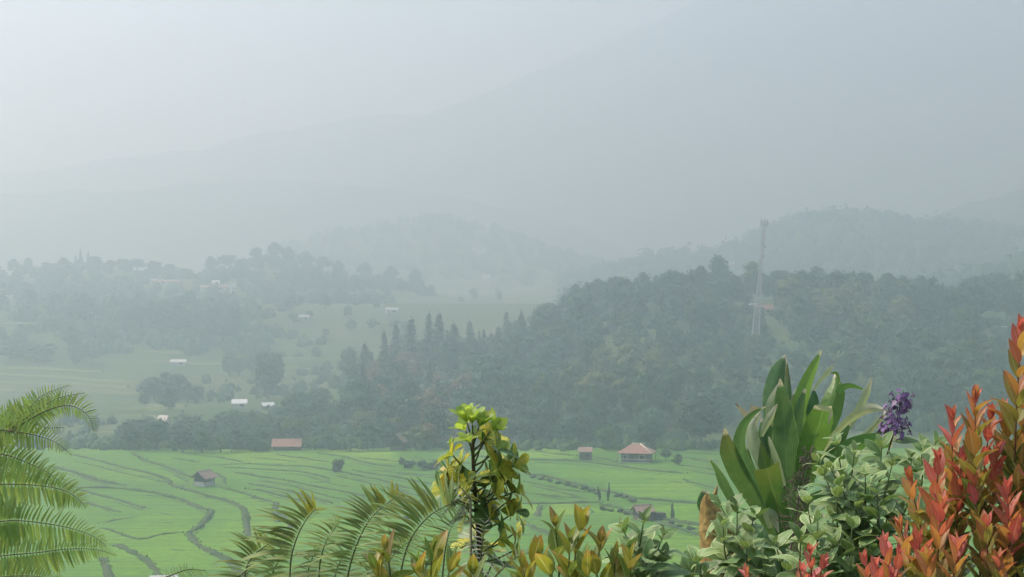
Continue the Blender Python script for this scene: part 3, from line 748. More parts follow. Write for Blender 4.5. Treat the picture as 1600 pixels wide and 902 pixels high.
# shrubs standing in the field
shrub(525, 738, 26, 26, "isolated grey-green bush on a bund behind the fern tips")
for i, (px, py, hh, ww) in enumerate(((634, 732, 22, 26), (655, 736, 20, 34), (676, 734, 20, 30))):
    shrub(px, py, hh, ww, ("left bush of the dark hedge-like thicket in the field", "middle bush of the dark hedge-like thicket in the field", "right bush of the dark hedge-like thicket in the field")[i], "thicket bushes in the middle of the field")
for px, py, hh, lab in ((936, 783, 34, "left one of two wispy saplings on the overgrown bund"), (950, 784, 44, "right taller one of two wispy saplings on the overgrown bund"), (1051, 815, 44, "slim columnar shrub right of the low lean-to hut")):
    shrub(px, py, hh*.85, 7, lab, None, "sapling")
shrub(662, 806, 20, 10, "tiny upright bush on the bund left of the variegated shrub")
shrub(640, 812, 14, 30, "low rounded bush on the bund among the fern tips")
k = 0
for px, py in ((832, 746), (846, 749), (860, 752), (874, 755), (888, 758), (900, 761), (912, 764), (924, 768), (934, 772), (966, 776), (976, 778), (986, 784), (944, 796), (956, 798), (968, 800), (980, 803), (1028, 812), (1046, 818), (1062, 822), (1080, 827)):
    shrub(px, py+2, rng.uniform(5, 10), rng.uniform(11, 19), "low scrubby bush in the row along the overgrown bund", "scrub along the overgrown bund", "scrub_bush"); k += 1

for i in range(12):
    y = TOWER.y-rng.uniform(4, 34); x = (TOWER.x-2)*y/TOWER.y+rng.uniform(-5, 5)
    g = Vector((x, y, H(x, y)-.2)); tree(g, rng.uniform(3.2, 5.6), V_mid if i % 3 else V_broad, "low bushy tree in the cleared strip below the tower", "low trees below the tower", "young_tree", rng.uniform(1.5, 2.1))
# undergrowth of the near wood and the woods on far hills: nobody could count them
def mass(name, pts, size, mat, label, nq=16, seed=5):
    r = random.Random(seed); b = MB()
    for x, y, s in pts: lump(b, Vector((x, y, H(x, y)+s*size*.35)), s*size, r, nq, s*size*.55, True, r.uniform(.75, 1.5))
    o = b.build(name, mat); tag(o, label=label, kind="stuff"); return o
pts = []
r3 = random.Random(9)
for _ in range(1000):
    y = r3.uniform(392, 650); u = r3.uniform(-.105, .33); x = u*y
    if u > .10 and y < 428: continue
    if abs(x-TOWER.x+2) < 7 and TOWER.y-60 < y < TOWER.y+4: continue
    pts.append((x, y, r3.uniform(.7, 1.3)))
mass("undergrowth", pts, 2.4, F_dark, "dark undergrowth between the trunks of the near wood")
pts = []
for _ in range(1500):
    y = r3.uniform(840, 1440); u = r3.uniform(.03, .36); x = u*y
    zc, kk = ridge(x, y, RIGHT_CREST, RIGHT_D, 380, 700); zh, k2 = ridge(x, y, HUMP_CREST, HUMP_D, 200, 250)
    if max(kk, k2) < .15: continue
    pts.append((x, y, r3.uniform(.7, 1.5)))
for _ in range(160):
    u = r3.uniform(.03, .36); y = RIGHT_D+r3.uniform(-15, 15); pts.append((u*y, y, r3.uniform(.6, 1.6)))
mass("woodland", pts, 6.0, F_dark, "misty woodland covering the hill behind the tower", 12, 6)
pts = []
for _ in range(700):
    y = r3.uniform(1470, 1900); u = r3.uniform(-.24, .12); x = u*y
    if ridge(x, y, MID_CREST, MID_D, 400, 500)[1] < .2 or interp(x, MID_CREST) < 30: continue
    pts.append((x, y, r3.uniform(.7, 1.5)))
mass("woodland", pts, 7.0, F_dark, "faint woodland on the misty middle hill", 10, 7)
pts = []
for _ in range(800):
    y = r3.uniform(930, 1185); u = r3.uniform(-.36, -.05); x = u*y
    if fb(x*.012, y*.012, 4.) < .02 and y < 1110: continue
    pts.append((x, y, r3.uniform(.6, 1.2)))
mass("woodland", pts, 4.6, F_dark, "misty woodland around the hilltop village", 12, 8)

pts = []
for x0, x1, y0, y1, n, th, sz in ((-20, 430, 440, 555, 420, -.12, 1.), (225, 560, 598, 703, 230, -.05, .55), (420, 640, 440, 545, 90, .05, .8), (-20, 240, 660, 705, 60, .0, .5), (380, 560, 540, 640, 70, .0, .6)):
    for _ in range(n):
        q = hit(r3.uniform(x0, x1), r3.uniform(y0, y1))
        if fb(q.x*.016, q.y*.012, 11.) > th: pts.append((q.x, q.y, r3.uniform(.5, 1.25)*sz))
mass("woodland", pts, 4.6, F_dark, "blue-green scrub and copses spread between the left valley terraces", 15, 9)

sheds = [hit(446, 706)+Vector((0, 4, 0)), hit(620, 707)+Vector((0, 5, 0)), hit(915, 719), hit(995, 722)]
pts = []
for _ in range(420):
    q = hit(r3.uniform(90, 1130), r3.uniform(697, 706))
    if any(abs(q.x-s.x) < 5 and q.y < s.y+1 for s in sheds): continue
    pts.append((q.x, q.y+r3.uniform(0, 6), r3.uniform(.5, 1.6)))
for _ in range(160):
    q = hit(r3.uniform(90, 700), r3.uniform(690, 700))
    if any(abs(q.x-s.x) < 5 and q.y < s.y+1 for s in sheds): continue
    pts.append((q.x, q.y, r3.uniform(.6, 2.0)))
mass("undergrowth", pts, 1.25, F_mid, "scrubby growth along the foot of the trees at the field's far margin", 14, 11)

# --- grassy bunds between the paddies, traced strip by strip
M_bund = None
def bund_material():
    t = NT("bund_grass"); co = t.n("ShaderNodeTexCoord").outputs['Object']; n1 = t.noise(.5, 6, vec=co); n2 = t.noise(.08, 3, vec=co)
    a = t.mix(t.ramp(n1, [(.35, (0,)), (.65, (1,))]), (.034, .066, .024), (.060, .102, .032))
    a = t.mix(t.ramp(n2, [(.45, (0,)), (.7, (.5,))]), a, (.100, .115, .055))
    return t.diffuse(a, .9, t.bump(n1, .6, .3), .1)
M_bund = bund_material()
def bund(pix, w=1.0, h=.75):
    h *= .42; w *= 1.2 if w < 1. else .95 if w < 1.35 else .8
    pts = [hit(*p) for p in pix]; dense = []
    for a, b_ in zip(pts, pts[1:]):
        n = max(2, int((b_-a).length/.9))
        for i in range(n): dense.append(a.lerp(b_, i/n))
    dense.append(pts[-1]); 
    for _ in range(3): dense = [dense[0]]+[(dense[i-1]+dense[i]*2+dense[i+1])/4 for i in range(1, len(dense)-1)]+[dense[-1]]
    b = MB(); vs = []; L = len(dense); prof = [(-.5, -.25), (-.36, .62), (-.05, 1.), (.3, .7), (.5, -.25)]
    for i, p in enumerate(dense):
        d = (dense[min(i+1, L-1)]-dense[max(i-1, 0)]); d.z = 0; d.normalize(); s = Vector((-d.y, d.x, 0)); e = min(1., .35+i*.25, .35+(L-1-i)*.25)
        z0 = H(p.x, p.y)
        for k, (a, c) in enumerate(prof):
            n = fb(p.x*.5+k*3.1, p.y*.5, k*1.7, 3); ww = w*(1+.4*fb(p.x*.2, p.y*.2))
            q = p+s*(a*ww+.22*n*w)*1.15; vs.append((q.x, q.y, z0+(c*h*(1+.75*n)*e if c > 0 else c)))
    m = len(prof); b.add(vs, [(i*m+k, i*m+k+1, (i+1)*m+k+1, (i+1)*m+k) for i in range(L-1) for k in range(m-1)])
    r = random.Random(L)
    for p in dense:                                                  # rough grass tufts
        for _ in range(1 if w < .8 else 2):
            q = p+Vector((r.uniform(-.6, .6)*w, r.uniform(-.6, .6)*w, 0)); z0 = H(q.x, q.y)+h*.35; hh = r.uniform(.25, .7)*h; a = r.uniform(0, 3.14); dd = Vector((cos(a), sin(a), 0))*.22
            b.add([Vector((q.x, q.y, z0))-dd, Vector((q.x, q.y, z0))+dd, Vector((q.x+r.uniform(-.2, .2), q.y, z0+hh))], [(0, 1, 2)])
    o = b.build("field_bund", M_bund); tag(o, kind="structure", label="dark grassy bund between two green rice paddies")
for pix, w, h in (
    ([(112, 711), (137, 717), (167, 724.5), (197, 732.8), (230, 739.5), (244, 744), (262, 751), (265, 757)], 1.5, .9),
    ([(265, 757), (280, 763), (300, 769), (314, 772.5), (340, 780), (366, 787), (376, 793), (383, 799), (384, 810), (386, 825), (388, 840)], 1.3, .9),
    ([(85, 731), (100, 735), (122, 741), (145, 748.5), (172, 756), (197, 760)], 1.7, 1.1), ([(197, 760.5), (227, 761), (265, 760), (302, 760), (350, 764)], .55, .45),
    ([(345, 763), (360, 766.5), (383, 772), (404, 780), (434, 788), (428, 797), (432, 807), (434, 818)], 1.2, .8),
    ([(120, 763), (160, 764), (190, 764), (212, 768), (242, 771.5), (265, 777), (287, 783), (302, 790), (317, 796.5), (334, 799), (322, 812), (312, 824), (296, 834)], 1.6, 1.0),
    ([(294, 833), (301, 845), (317, 857), (340, 868), (357, 877), (372, 894), (380, 915)], 1.6, 1.0),
    ([(292, 833), (265, 834), (242, 838), (227, 844), (212, 844), (190, 836), (167, 827), (150, 825)], .8, .6),
    ([(120, 765), (157, 775.5), (182, 781.5), (205, 789), (228, 796)], 1.4, .8), ([(120, 783), (149, 790.5), (170, 797), (190, 802)], 1.1, .7),
    ([(148, 821), (175, 815), (197, 811), (216, 809.5)], .8, .6), ([(235, 818), (256, 818.8), (286, 818)], .6, .5),
    ([(180, 852), (205, 864), (227, 875), (242, 890), (252, 905)], 1.5, .9), ([(160, 872), (170, 900), (175, 920)], 1.6, .9),
    ([(205, 709), (214, 712.5), (227, 721), (250, 727.5), (272, 735), (287, 743), (304, 748)], 1.4, .9), ([(272, 717), (290, 720), (312, 723.5)], 1.1, .8),
    ([(300, 712), (342, 715.5), (365, 720.5), (385, 724)], .9, .7), ([(365, 726), (395, 726), (432, 729), (483, 729.8), (500, 733.5), (537, 739), (564, 745.5), (593, 750), (627, 762), (680, 771)], 1.1, .8),
    ([(345, 731), (395, 733.5), (440, 736.5), (470, 738), (492, 742.5), (517, 750)], .9, .8), ([(366, 739), (395, 744), (413, 748), (440, 750), (467, 756), (500, 763), (534, 769), (567, 776), (600, 783)], 1.1, .8),
    ([(389, 757.5), (417, 762), (447, 767), (470, 774), (497, 781.5), (523, 788)], 1.1, .8), ([(383, 765), (410, 768), (432, 774), (455, 780), (484, 786)], 1.1, .8),
    ([(430, 711), (455, 714.8), (482, 718.5), (500, 722), (518, 723)], 1.1, .8), ([(495, 709), (522, 713), (540, 715), (563, 722), (590, 728), (620, 731)], 1.2, .8),
    ([(552, 736), (590, 743), (620, 747), (650, 753), (672, 757.5), (705, 763)], 1.1, .8), ([(483, 754.5), (517, 755)], .8, .6), ([(520, 789), (560, 802), (600, 806), (660, 812)], .7, .5),
    ([(700, 700), (730, 712), (760, 716), (800, 719.5), (840, 720), (890, 721), (924, 724), (960, 729), (990, 733), (1020, 737), (1070, 741)], 1.2, .9), ([(838, 706), (870, 711), (904, 713)], 1.1, .8), ([(930, 714), (960, 722), (975, 727)], .9, .7),
    ([(822, 741), (852, 746), (880, 752), (910, 760), (930, 767), (950, 770), (974, 774), (988, 780), (1016, 782), (1060, 786), (1110, 789)], 1.6, 1.0),
    ([(818, 753), (850, 760), (885, 767), (925, 772)], 1.0, .7), ([(790, 766), (830, 772), (880, 778), (930, 781)], .9, .6), ([(810, 788), (850, 788.5), (890, 787.5), (940, 786)], 1.2, .9), ([(818, 811), (860, 808.5), (930, 803), (918, 795), (905, 788)], .6, .45),
    ([(846, 790), (842, 798), (838, 808)], 1.3, .7), ([(938, 789), (970, 796), (990, 806), (1020, 809), (1040, 813), (1070, 819), (1115, 826)], 1.7, 1.1), ([(1020, 815), (1060, 828), (1110, 842)], 1.5, 1.0),
    ([(1060, 727), (1125, 737)], .9, .7), ([(1066, 748), (1078, 754), (1125, 766)], 1.2, .6), ([(1046, 713), (1130, 723)], .8, .7), ([(1050, 707), (1130, 712)], .7, .6), ([(820, 820), (856, 834), (900, 852)], 1.2, .7), ([(640, 715), (690, 722), (740, 726)], 1.0, .7),
    ([(118, 722), (150, 729), (190, 740), (230, 748), (258, 756)], .6, .6), ([(118, 742), (160, 757), (190, 759)], .6, .5), ([(270, 742), (290, 752), (300, 757)], .6, .5), ([(335, 738), (350, 747), (352, 757)], 1.0, .5),
    ([(318, 730), (345, 727), (366, 727)], .8, .6), ([(300, 775), (330, 779), (372, 786)], .5, .5), ([(400, 752), (440, 757), (480, 767), (520, 779), (560, 784)], .7, .6), ([(520, 744), (560, 752), (610, 764), (660, 778)], .7, .6),
    ([(560, 716), (600, 720), (650, 726)], .7, .6), ([(392, 716), (430, 719), (470, 724)], .7, .6), ([(470, 742), (520, 758), (560, 764)], .6, .5), ([(620, 741), (680, 748), (720, 754)], .8, .6), ([(580, 736), (640, 741), (700, 746)], .8, .6),
    ([(600, 772), (650, 784), (690, 790)], .8, .6), ([(560, 790), (610, 797), (680, 800)], .7, .6), ([(240, 800), (262, 806), (290, 806)], .5, .4), ([(250, 858), (280, 862), (300, 860)], .5, .4), ([(430, 800), (450, 812), (455, 830)], .8, .5),
    ([(830, 760), (870, 769), (905, 778)], .7, .6), ([(820, 770), (860, 778), (900, 783)], .6, .5), ([(1000, 748), (1040, 752), (1075, 757)], .6, .4), ([(900, 735), (930, 738), (960, 741)], .5, .4), ([(1075, 718), (1125, 727)], .7, .6), ([(1070, 735), (1125, 745)], .7, .6),
    ([(700, 735), (760, 742), (830, 744)], .8, .6), ([(690, 760), (760, 770), (820, 776)], .8, .6), ([(700, 790), (760, 800), (815, 803)], .7, .5), ([(860, 822), (900, 830), (960, 836)], .5, .4)):
    bund(pix, w, h)
    if w >= .9:
        k_ = len(pix); o_ = 5.5 if w > 1.3 else 4.5; sub = pix[k_//4:] if k_ > 3 else pix
        bund([(x_+2, y_+o_) for x_, y_ in sub], .45, .4)
# terraces beyond the wood's left foot: low earth banks, striped across the slope
M_bank = plain("terrace_bank", (.165, .195, .080), (.105, .145, .05), .3, .95, .05, .4)
def bank(pix, w, h):
    pts = [hit(*p, 395.) for p in pix]; b = MB(); vs = []
    dense = []
    for a, c in zip(pts, pts[1:]):
        for i in range(8): dense.append(a.lerp(c, i/8))
    dense.append(pts[-1])
    for p in dense:
        z0 = H(p.x, p.y); n = fb(p.x*.1, p.y*.1)
        for a, c in ((-w, -.3), (-w*.5, h*(1+.5*n)), (w*.5, h*.9*(1+.5*n)), (w, -.3)): vs.append((p.x, p.y+a, z0+c))
    b.add(vs, [(i*4+k, i*4+k+1, i*4+k+5, i*4+k+4) for i in range(len(dense)-1) for k in range(3)])
    o = b.build("terrace_bank", M_bank); tag(o, kind="structure", label="dry yellowish bank of a stepped terrace across the valley")
for pix in ([(140, 678), (190, 679), (235, 683)], [(130, 686), (180, 688), (230, 690)], [(135, 695), (180, 697)], [(160, 632), (220, 631), (290, 637)], [(165, 642), (225, 641), (285, 645)], [(150, 653), (210, 650), (270, 655)],
            [(-10, 585), (90, 590), (180, 596), (240, 600)], [(-10, 597), (90, 601), (200, 606)], [(-10, 610), (90, 613), (220, 617)], [(0, 575), (80, 577), (160, 582)], [(220, 565), (290, 567), (360, 570)], [(380, 595), (420, 597), (460, 596)],
            [(150, 545), (220, 549), (330, 552)], [(440, 560), (500, 562), (540, 560)], [(430, 575), (480, 578), (525, 576)], [(560, 470), (610, 468), (650, 470)], [(400, 530), (460, 533), (520, 531)], [(-10, 505), (40, 506), (80, 510)]):
    bank(pix, 2.2, .8)
# ------------------------------------------------------------------ garden plants in front
def leafmat(name, c1, c2, margin=None, mw=.16, rib=None, tip=None, transl=.35, rough=.42, rand=.25, hue=.02, spots=None, base=None, back=None, dry=None, par=0):
    """a leaf blade: u runs across, v along; midrib, side veins, pale margin, tip colour"""
    t = NT(name); uv = t.n("ShaderNodeSeparateXYZ"); t.l(t.n("ShaderNodeTexCoord").outputs['UV'], uv.inputs[0]); u, v = uv.outputs[0], uv.outputs[1]
    oi = t.n("ShaderNodeObjectInfo").outputs['Random']; co = t.n("ShaderNodeTexCoord").outputs['Object']
    off = t.n("ShaderNodeVectorMath", operation='ADD'); t.l(co, off.inputs[0]); t.l(oi, off.inputs[1]); vec = off.outputs[0]
    a = t.math('MULTIPLY', t.math('ABSOLUTE', t.math('SUBTRACT', u, .5)), 2.)       # 0 midrib .. 1 edge
    n1 = t.noise(60., 4, vec=vec); col = t.mix(t.ramp(n1, [(.3, (0,)), (.7, (1,))]), c1, c2)
    vein = t.math('SINE', t.math('ADD', t.math('MULTIPLY', v, 62.), t.math('MULTIPLY', a, -9.)))
    if base: col = t.mix(t.ramp(v, [(.0, (1,)), (.5, (0,))]), col, base)
    if tip: col = t.mix(t.ramp(t.math('ADD', v, t.math('MULTIPLY', n1, .2)), [(.72, (0,)), (1.05 if False else 1.0, (1,))]), col, tip)
    if spots:
        n2 = t.noise(28., 3, vec=vec); thr = t.math('MULTIPLY_ADD', oi, .28, .36)
        sp = t.math('MULTIPLY', t.math('SUBTRACT', n2, thr), 14., clamp=True); sp = t.math('SUBTRACT', 1., sp, clamp=True); col = t.mix(sp, col, spots)
    if margin:
        e = t.math('ADD', a, t.math('MULTIPLY', t.math('SUBTRACT', n1, .5), .35)); col = t.mix(t.ramp(e, [(1-mw*1.6, (0,)), (min(.99, 1-mw*.7), (1,))]), col, margin)
    if par:
        ln = t.math('SINE', t.math('ADD', t.math('MULTIPLY', u, par), t.math('MULTIPLY', n1, 2.5))); col = t.mix(t.ramp(ln, [(.1, (0,)), (.95, (.45,))]), col, tuple(min(.8, x*1.6+.01) for x in c2))
    n4 = t.noise(22., 4, vec=vec); col = t.mix(t.ramp(n4, [(.64, (0,)), (.74, (.75,))]), col, (.16, .10, .05))
    if dry: col = t.mix(t.ramp(t.math('ADD', v, t.math('MULTIPLY', n4, .06)), [(.955, (0,)), (.99, (1,))]), col, dry)
    if rib: col = t.mix(t.ramp(a, [(.04, (.8,)), (.12, (0,))]), col, rib)
    h = t.n("ShaderNodeHueSaturation"); t.l(col, h.inputs['Color']); t.l(t.math('MULTIPLY_ADD', oi, rand, 1-rand/2), h.inputs['Value'])
    t.l(t.math('MULTIPLY_ADD', t.math('FRACT', t.math('MULTIPLY', oi, 9.7)), hue, .5-hue/2), h.inputs['Hue']); col = h.outputs[0]
    ht = t.math('ADD', t.math('MULTIPLY', vein, .25), t.math('MULTIPLY', n1, .6))
    tc = t.mix(.55, col, t.mix(1., col, (1.25, 1.2, .55), 'MULTIPLY')) if back is None else back
    return t.diffuse(col, rough, t.bump(ht, .22, .0015), .45, transl, tc)
L_red = leafmat("young_red_leaf", (.50, .105, .080), (.62, .20, .14), rib=(0.616, 0.291, 0.213), transl=.42, tip=(0.493, 0.134, 0.078), rand=.45, hue=.03)
L_pink = leafmat("pink_red_leaf", (.58, .11, .11), (.66, .21, .18), rib=(0.672, 0.336, 0.291), transl=.45, rand=.4)
L_orange = leafmat("orange_leaf", (0.470, 0.224, 0.073), (0.605, 0.314, 0.101), rib=(0.627, 0.448, 0.224), tip=(0.560, 0.190, 0.101), transl=.45, rand=.4, hue=.05)
L_olive = leafmat("olive_leaf", (0.241, 0.224, 0.056), (0.336, 0.286, 0.073), rib=(0.470, 0.426, 0.202), tip=(0.381, 0.224, 0.078), transl=.4, rand=.45, hue=.05)
L_green = leafmat("old_green_leaf", (0.095, 0.153, 0.038), (0.146, 0.218, 0.052), rib=(0.320, 0.379, 0.160), transl=.3, hue=.03)
L_gold = leafmat("golden_green_leaf", (0.269, 0.302, 0.047), (0.403, 0.356, 0.060), rib=(0.564, 0.564, 0.242), tip=(0.457, 0.269, 0.081), transl=.45, hue=.04)
L_goldg = leafmat("olive_green_leaf", (0.147, 0.231, 0.049), (0.224, 0.295, 0.063), rib=(0.448, 0.504, 0.224), transl=.42, hue=.03)
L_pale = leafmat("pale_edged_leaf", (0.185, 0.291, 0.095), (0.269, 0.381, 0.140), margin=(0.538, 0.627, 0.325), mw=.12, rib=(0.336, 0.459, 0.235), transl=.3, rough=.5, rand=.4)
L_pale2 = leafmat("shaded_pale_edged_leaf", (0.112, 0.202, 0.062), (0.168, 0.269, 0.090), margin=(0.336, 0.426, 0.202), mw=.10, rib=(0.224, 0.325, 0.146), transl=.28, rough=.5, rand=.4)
L_scheff = leafmat("variegated_leaflet", (0.106, 0.227, 0.039), (0.174, 0.310, 0.053), spots=(0.786, 0.710, 0.076), rib=(0.605, 0.635, 0.151), transl=.38, rough=.35)
L_scheffy = leafmat("yellow_leaflet", (0.592, 0.515, 0.064), (0.747, 0.592, 0.077), spots=(0.258, 0.373, 0.058), rib=(0.644, 0.579, 0.193), transl=.42, rough=.35, hue=.03)
L_scheffg = leafmat("green_leaflet", (0.067, 0.151, 0.040), (0.125, 0.227, 0.059), rib=(0.336, 0.437, 0.151), transl=.25, rough=.35)
L_lime = leafmat("lime_leaflet", (.21, .40, .070), (.32, .48, .085), spots=(.40, .52, .09), rib=(.5, .55, .2), transl=.5, rough=.4, hue=.02, rand=.3)
L_strap = leafmat("dark_strap_leaf", (.065, .150, .065), (.105, .205, .080), rib=(0.118, 0.235, 0.101), margin=(0.168, 0.286, 0.118), mw=.06, transl=.38, rough=.36, rand=.15, dry=(0.582, 0.538, 0.426), par=95.)
L_strapb = leafmat("bright_strap_leaf", (.095, .205, .050), (.14, .265, .062), rib=(0.189, 0.349, 0.102), transl=.5, rough=.36, rand=.15, dry=(0.582, 0.538, 0.426), par=95.)
L_strapp = leafmat("pale_strap_leaf", (0.260, 0.330, 0.190), (0.360, 0.420, 0.250), rib=(0.400, 0.440, 0.300), transl=.35, rough=.5, tip=(0.500, 0.480, 0.380), rand=.15, dry=(0.520, 0.480, 0.380), par=95.)
L_strapt = leafmat("tan_dry_leaf", (0.420, 0.340, 0.240), (0.500, 0.430, 0.320), rib=(0.500, 0.450, 0.350), transl=.3, rough=.7)
L_strapy = leafmat("yellowing_strap_leaf", (0.067, 0.146, 0.043), (0.112, 0.196, 0.050), tip=(.15, .20, .05), rib=(0.179, 0.246, 0.090), transl=.3, rough=.4, par=95.)
L_strapn = leafmat("brown_tipped_strap_leaf", (.075, .165, .055), (.12, .22, .07), tip=(0.146, 0.168, 0.062), rib=(0.112, 0.202, 0.067), transl=.3, rough=.4, dry=(0.582, 0.538, 0.426), par=95.)
L_fern = leafmat("fern_leaflet", (.25, .375, .105), (.34, .47, .15), rib=(0.360, 0.440, 0.200), transl=.5, rough=.55, hue=.03, rand=.4)
L_pinna = leafmat("fern_pinna", (.215, .310, .080), (.31, .39, .115), rib=(.33, .39, .2), margin=(.40, .45, .28), mw=.12, transl=.5, rough=.5, hue=.04, rand=.5)
L_pinnay = leafmat("yellow_fern_pinna", (0.335, 0.379, 0.065), (0.480, 0.451, 0.087), rib=(0.524, 0.524, 0.175), transl=.45, rough=.45)
L_pinnaw = leafmat("greyish_fern_pinna", (0.308, 0.323, 0.239), (0.476, 0.476, 0.379), rib=(0.420, 0.420, 0.280), transl=.3, rough=.5)
M_stemg = plain("green_stem", (.11, .15, .05), (.075, .10, .035), 40., .7, .3, .2)
M_stemr = plain("reddish_stem", (.20, .085, .05), (.13, .07, .04), 40., .7, .3, .2)
M_stemb = plain("brown_stem", (.14, .105, .075), (.09, .07, .05), 40., .85, .2, .3)
M_rach = plain("fern_stalk", (.18, .19, .08), (.12, .11, .06), 60., .7, .3, .2)

def blade(name, mat, L=1., W=.36, prof=None, n=7, fold=.22, curl=.25, wave=.0, petiole=.08, cols=4):
    """leaf along +Y, face +Z; V fold along the midrib, tip curling down"""
    prof = prof or (lambda t: sin(pi*t**.85)**.85)
    vs = []; uv = []; fs = []
    for i in range(n+1):
        t = i/n; y = L*(petiole+(1-petiole)*t); z = -curl*L*t*t; w_ = W*.5*max(.02, prof(t)) if 0 < i < n else W*.5*(.05 if i == 0 else .02)
        for k in range(cols+1):
            s = -1+2*k/cols; vs.append((s*w_, y, z+fold*w_*abs(s)-fold*.2*w_*s*s+wave*W*sin(9*t+2*s)*abs(s))); uv.append((k/cols, t))
    m = cols+1
    fs = [(i*m+k, i*m+k+1, (i+1)*m+k+1, (i+1)*m+k) for i in range(n) for k in range(cols)]
    if petiole:
        q = len(vs); r_ = W*.03+.006*L
        vs += [(-r_, 0, 0), (r_, 0, 0), (r_, L*petiole*1.3, 0), (-r_, L*petiole*1.3, 0)]; uv += [(.5, 0)]*4; fs.append((q, q+1, q+2, q+3))
    return mesh(name, vs, fs, mat, uv)
_wr = random.Random(77)
def orient(p, axis, nrm, s):
    y = axis.normalized(); x = y.cross(nrm)
    if x.length < 1e-4: x = y.cross(Vector((.3, -1, .2)))
    x.normalize(); z = x.cross(y)
    m = Matrix((x, y, z)).transposed().to_4x4()
    return Matrix.Translation(p) @ m @ Matrix.Diagonal((s*_wr.uniform(.78, 1.2), s, s*_wr.uniform(.3, 1.7), 1))
def curve(pts, n):
    """Catmull-Rom through pts, n+1 samples"""
    pts = [Vector(p) for p in pts]
    if len(pts) == 2: return [pts[0].lerp(pts[1], i/n) for i in range(n+1)]
    out = []; ext = [pts[0]*2-pts[1]]+pts+[pts[-1]*2-pts[-2]]; m = len(pts)-1
    for i in range(n+1):
        x = i/n*m; k = min(int(x), m-1); t = x-k; a, b_, c, d = ext[k:k+4]
        out.append(.5*((2*b_)+(c-a)*t+(2*a-5*b_+4*c-d)*t*t+(3*b_-a-3*c+d)*t**3))
    return out
def ground(p): return Vector((p.x, p.y, H(p.x, p.y)))

# --- sprigs: a stem with opposite leaves; stems are parts of the shrub, leaves their sub-parts
def sprig(root, tip, lean, length, r, spacing, sizes, pick, ang=(.45, .75), stemm=M_stemr, sr=.0022, deccus=True, bud=None, droop=0., tipn=2):
    base = tip+lean.normalized()*(-length); mid = tip.lerp(base, .5)+Vector((r.uniform(-.01, .01), r.uniform(-.01, .01), -.01))
    g = ground(base+Vector((r.uniform(-.05, .05), r.uniform(0, .1), 0)))
    pts = curve([tip, mid, base], 8)
    b = MB(); b.tube([p for p in pts]+[base.lerp(g, .4)+Vector((.02, 0, 0)), g-Vector((0, 0, .05))], [sr*.5]+[sr*lerp(.6, 1.2, i/8) for i in range(8)]+[sr*1.8, sr*2.2], 5)
    st = b.build("stem", stemm, root); inv = st.matrix_basis.inverted()
    d = 0.; k = 0; a0 = r.uniform(0, pi); up = (pts[0]-pts[-1]).normalized()
    side = up.orthogonal().normalized()
    while d < length:
        t = d/length; x = t*8; i = min(int(x), 7); p = pts[i].lerp(pts[i+1], x-i); ax = (pts[i]-pts[i+1]).normalized()
        a = a0+(pi/2*k if deccus else 2.4*k)+r.uniform(-.25, .25)
        for s in (0, 1):
            q = Matrix.Rotation(a+pi*s, 3, ax) @ (side-ax*side.dot(ax)).normalized()
            e = interp(t, [(0, ang[0]*.45), (.2, ang[0]), (1, ang[1])])+r.uniform(-.15, .15)
            dirv = ax*cos(e)+q*sin(e); dirv.z -= droop*t
            me, sc = pick(t, r); sc *= interp(t, sizes)*r.uniform(.85, 1.15)
            link("leaf", me, st, mat4=orient(p, dirv, (ax*sin(e)-q*cos(e))*1.+rdir(r)*.25, sc))
        k += 1; d += spacing*(.45 if k < tipn else 1.)*r.uniform(.85, 1.15)
    return st
def shrub_root(px, py, D, name, label, cat="shrub", group=None):
    p = ground(P(px, py, D)); t = empty(name, (0, 0, 0)); tag(t, label, cat, group); return t
Z = Vector((0, 0, 1))
prof_l = lambda t: sin(pi*t**.8)**.9                      # lance-shaped
prof_o = lambda t: sin(pi*t**.9)**.6                      # oval
prof_w = lambda t: sin(pi*t**1.45)**.6                   # wider towards the tip
def lset(mat, W, prof, n=3, **kw):
    return [blade("leaf", mat, 1., W*random.Random(i).uniform(.9, 1.1), prof, fold=.25+.12*i, curl=.06+.14*i, **kw) for i in range(n)]
R_red, R_pink, R_or, R_ol, R_gr = [lset(m, .36, prof_l) for m in (L_red, L_pink, L_orange, L_olive, L_green)]
def pick_red(hot):
    def f(t, r):
        q = t*1.5+r.uniform(-.25, .25)-hot*.8
        ms = R_pink if q < -.15 and r.random() < .5 else R_red if q < .02 else R_or if q < .40 else R_ol if q < 1.0 else R_gr
        return r.choice(ms), 1.
    return f
rr = random.Random(5)
D0 = 2.3
def redplant(name, label, tips, spacing=.0155, ls=.86):
    t = shrub_root(tips[0][0], tips[0][1], D0, name, label)
    for px, py, dd, hot, leanx, ln in tips:
        sprig(t, P(px, py, D0+dd), Vector((leanx, rr.uniform(-.2, .2), 1)), ln*1.55, rr, spacing, [(0, .030*ls), (.15, .050*ls), (.5, .058*ls), (1, .058*ls)], pick_red(hot), (.38, .75), M_stemr, .0017)
redplant("red_leaf_shrub", "bushy shrub with red tip leaves over orange and olive ones", [
    (1488, 655, .05, .35, .05, .13), (1524, 628, .02, .05, -.05, .13), (1548, 650, .06, .45, .05, .12), (1466, 722, 0, .55, -.1, .12), (1502, 722, .04, .5, .0, .12), (1558, 712, .0, .5, .05, .12),
    (1575, 768, -.04, .6, .1, .11), (1423, 755, .05, .1, -.15, .12), (1408, 828, -.03, .1, -.2, .09), (1436, 846, -.06, .4, -.1, .08), (1496, 855, -.08, .2, 0, .08), (1470, 795, -.04, .15, -.05, .1),
    (1540, 826, -.06, .0, .05, .09), (1586, 826, -.05, .45, .1, .09), (1520, 760, .0, .1, 0, .12), (1450, 880, -.1, .0, -.1, .08), (1560, 880, -.1, .15, .1, .08)])
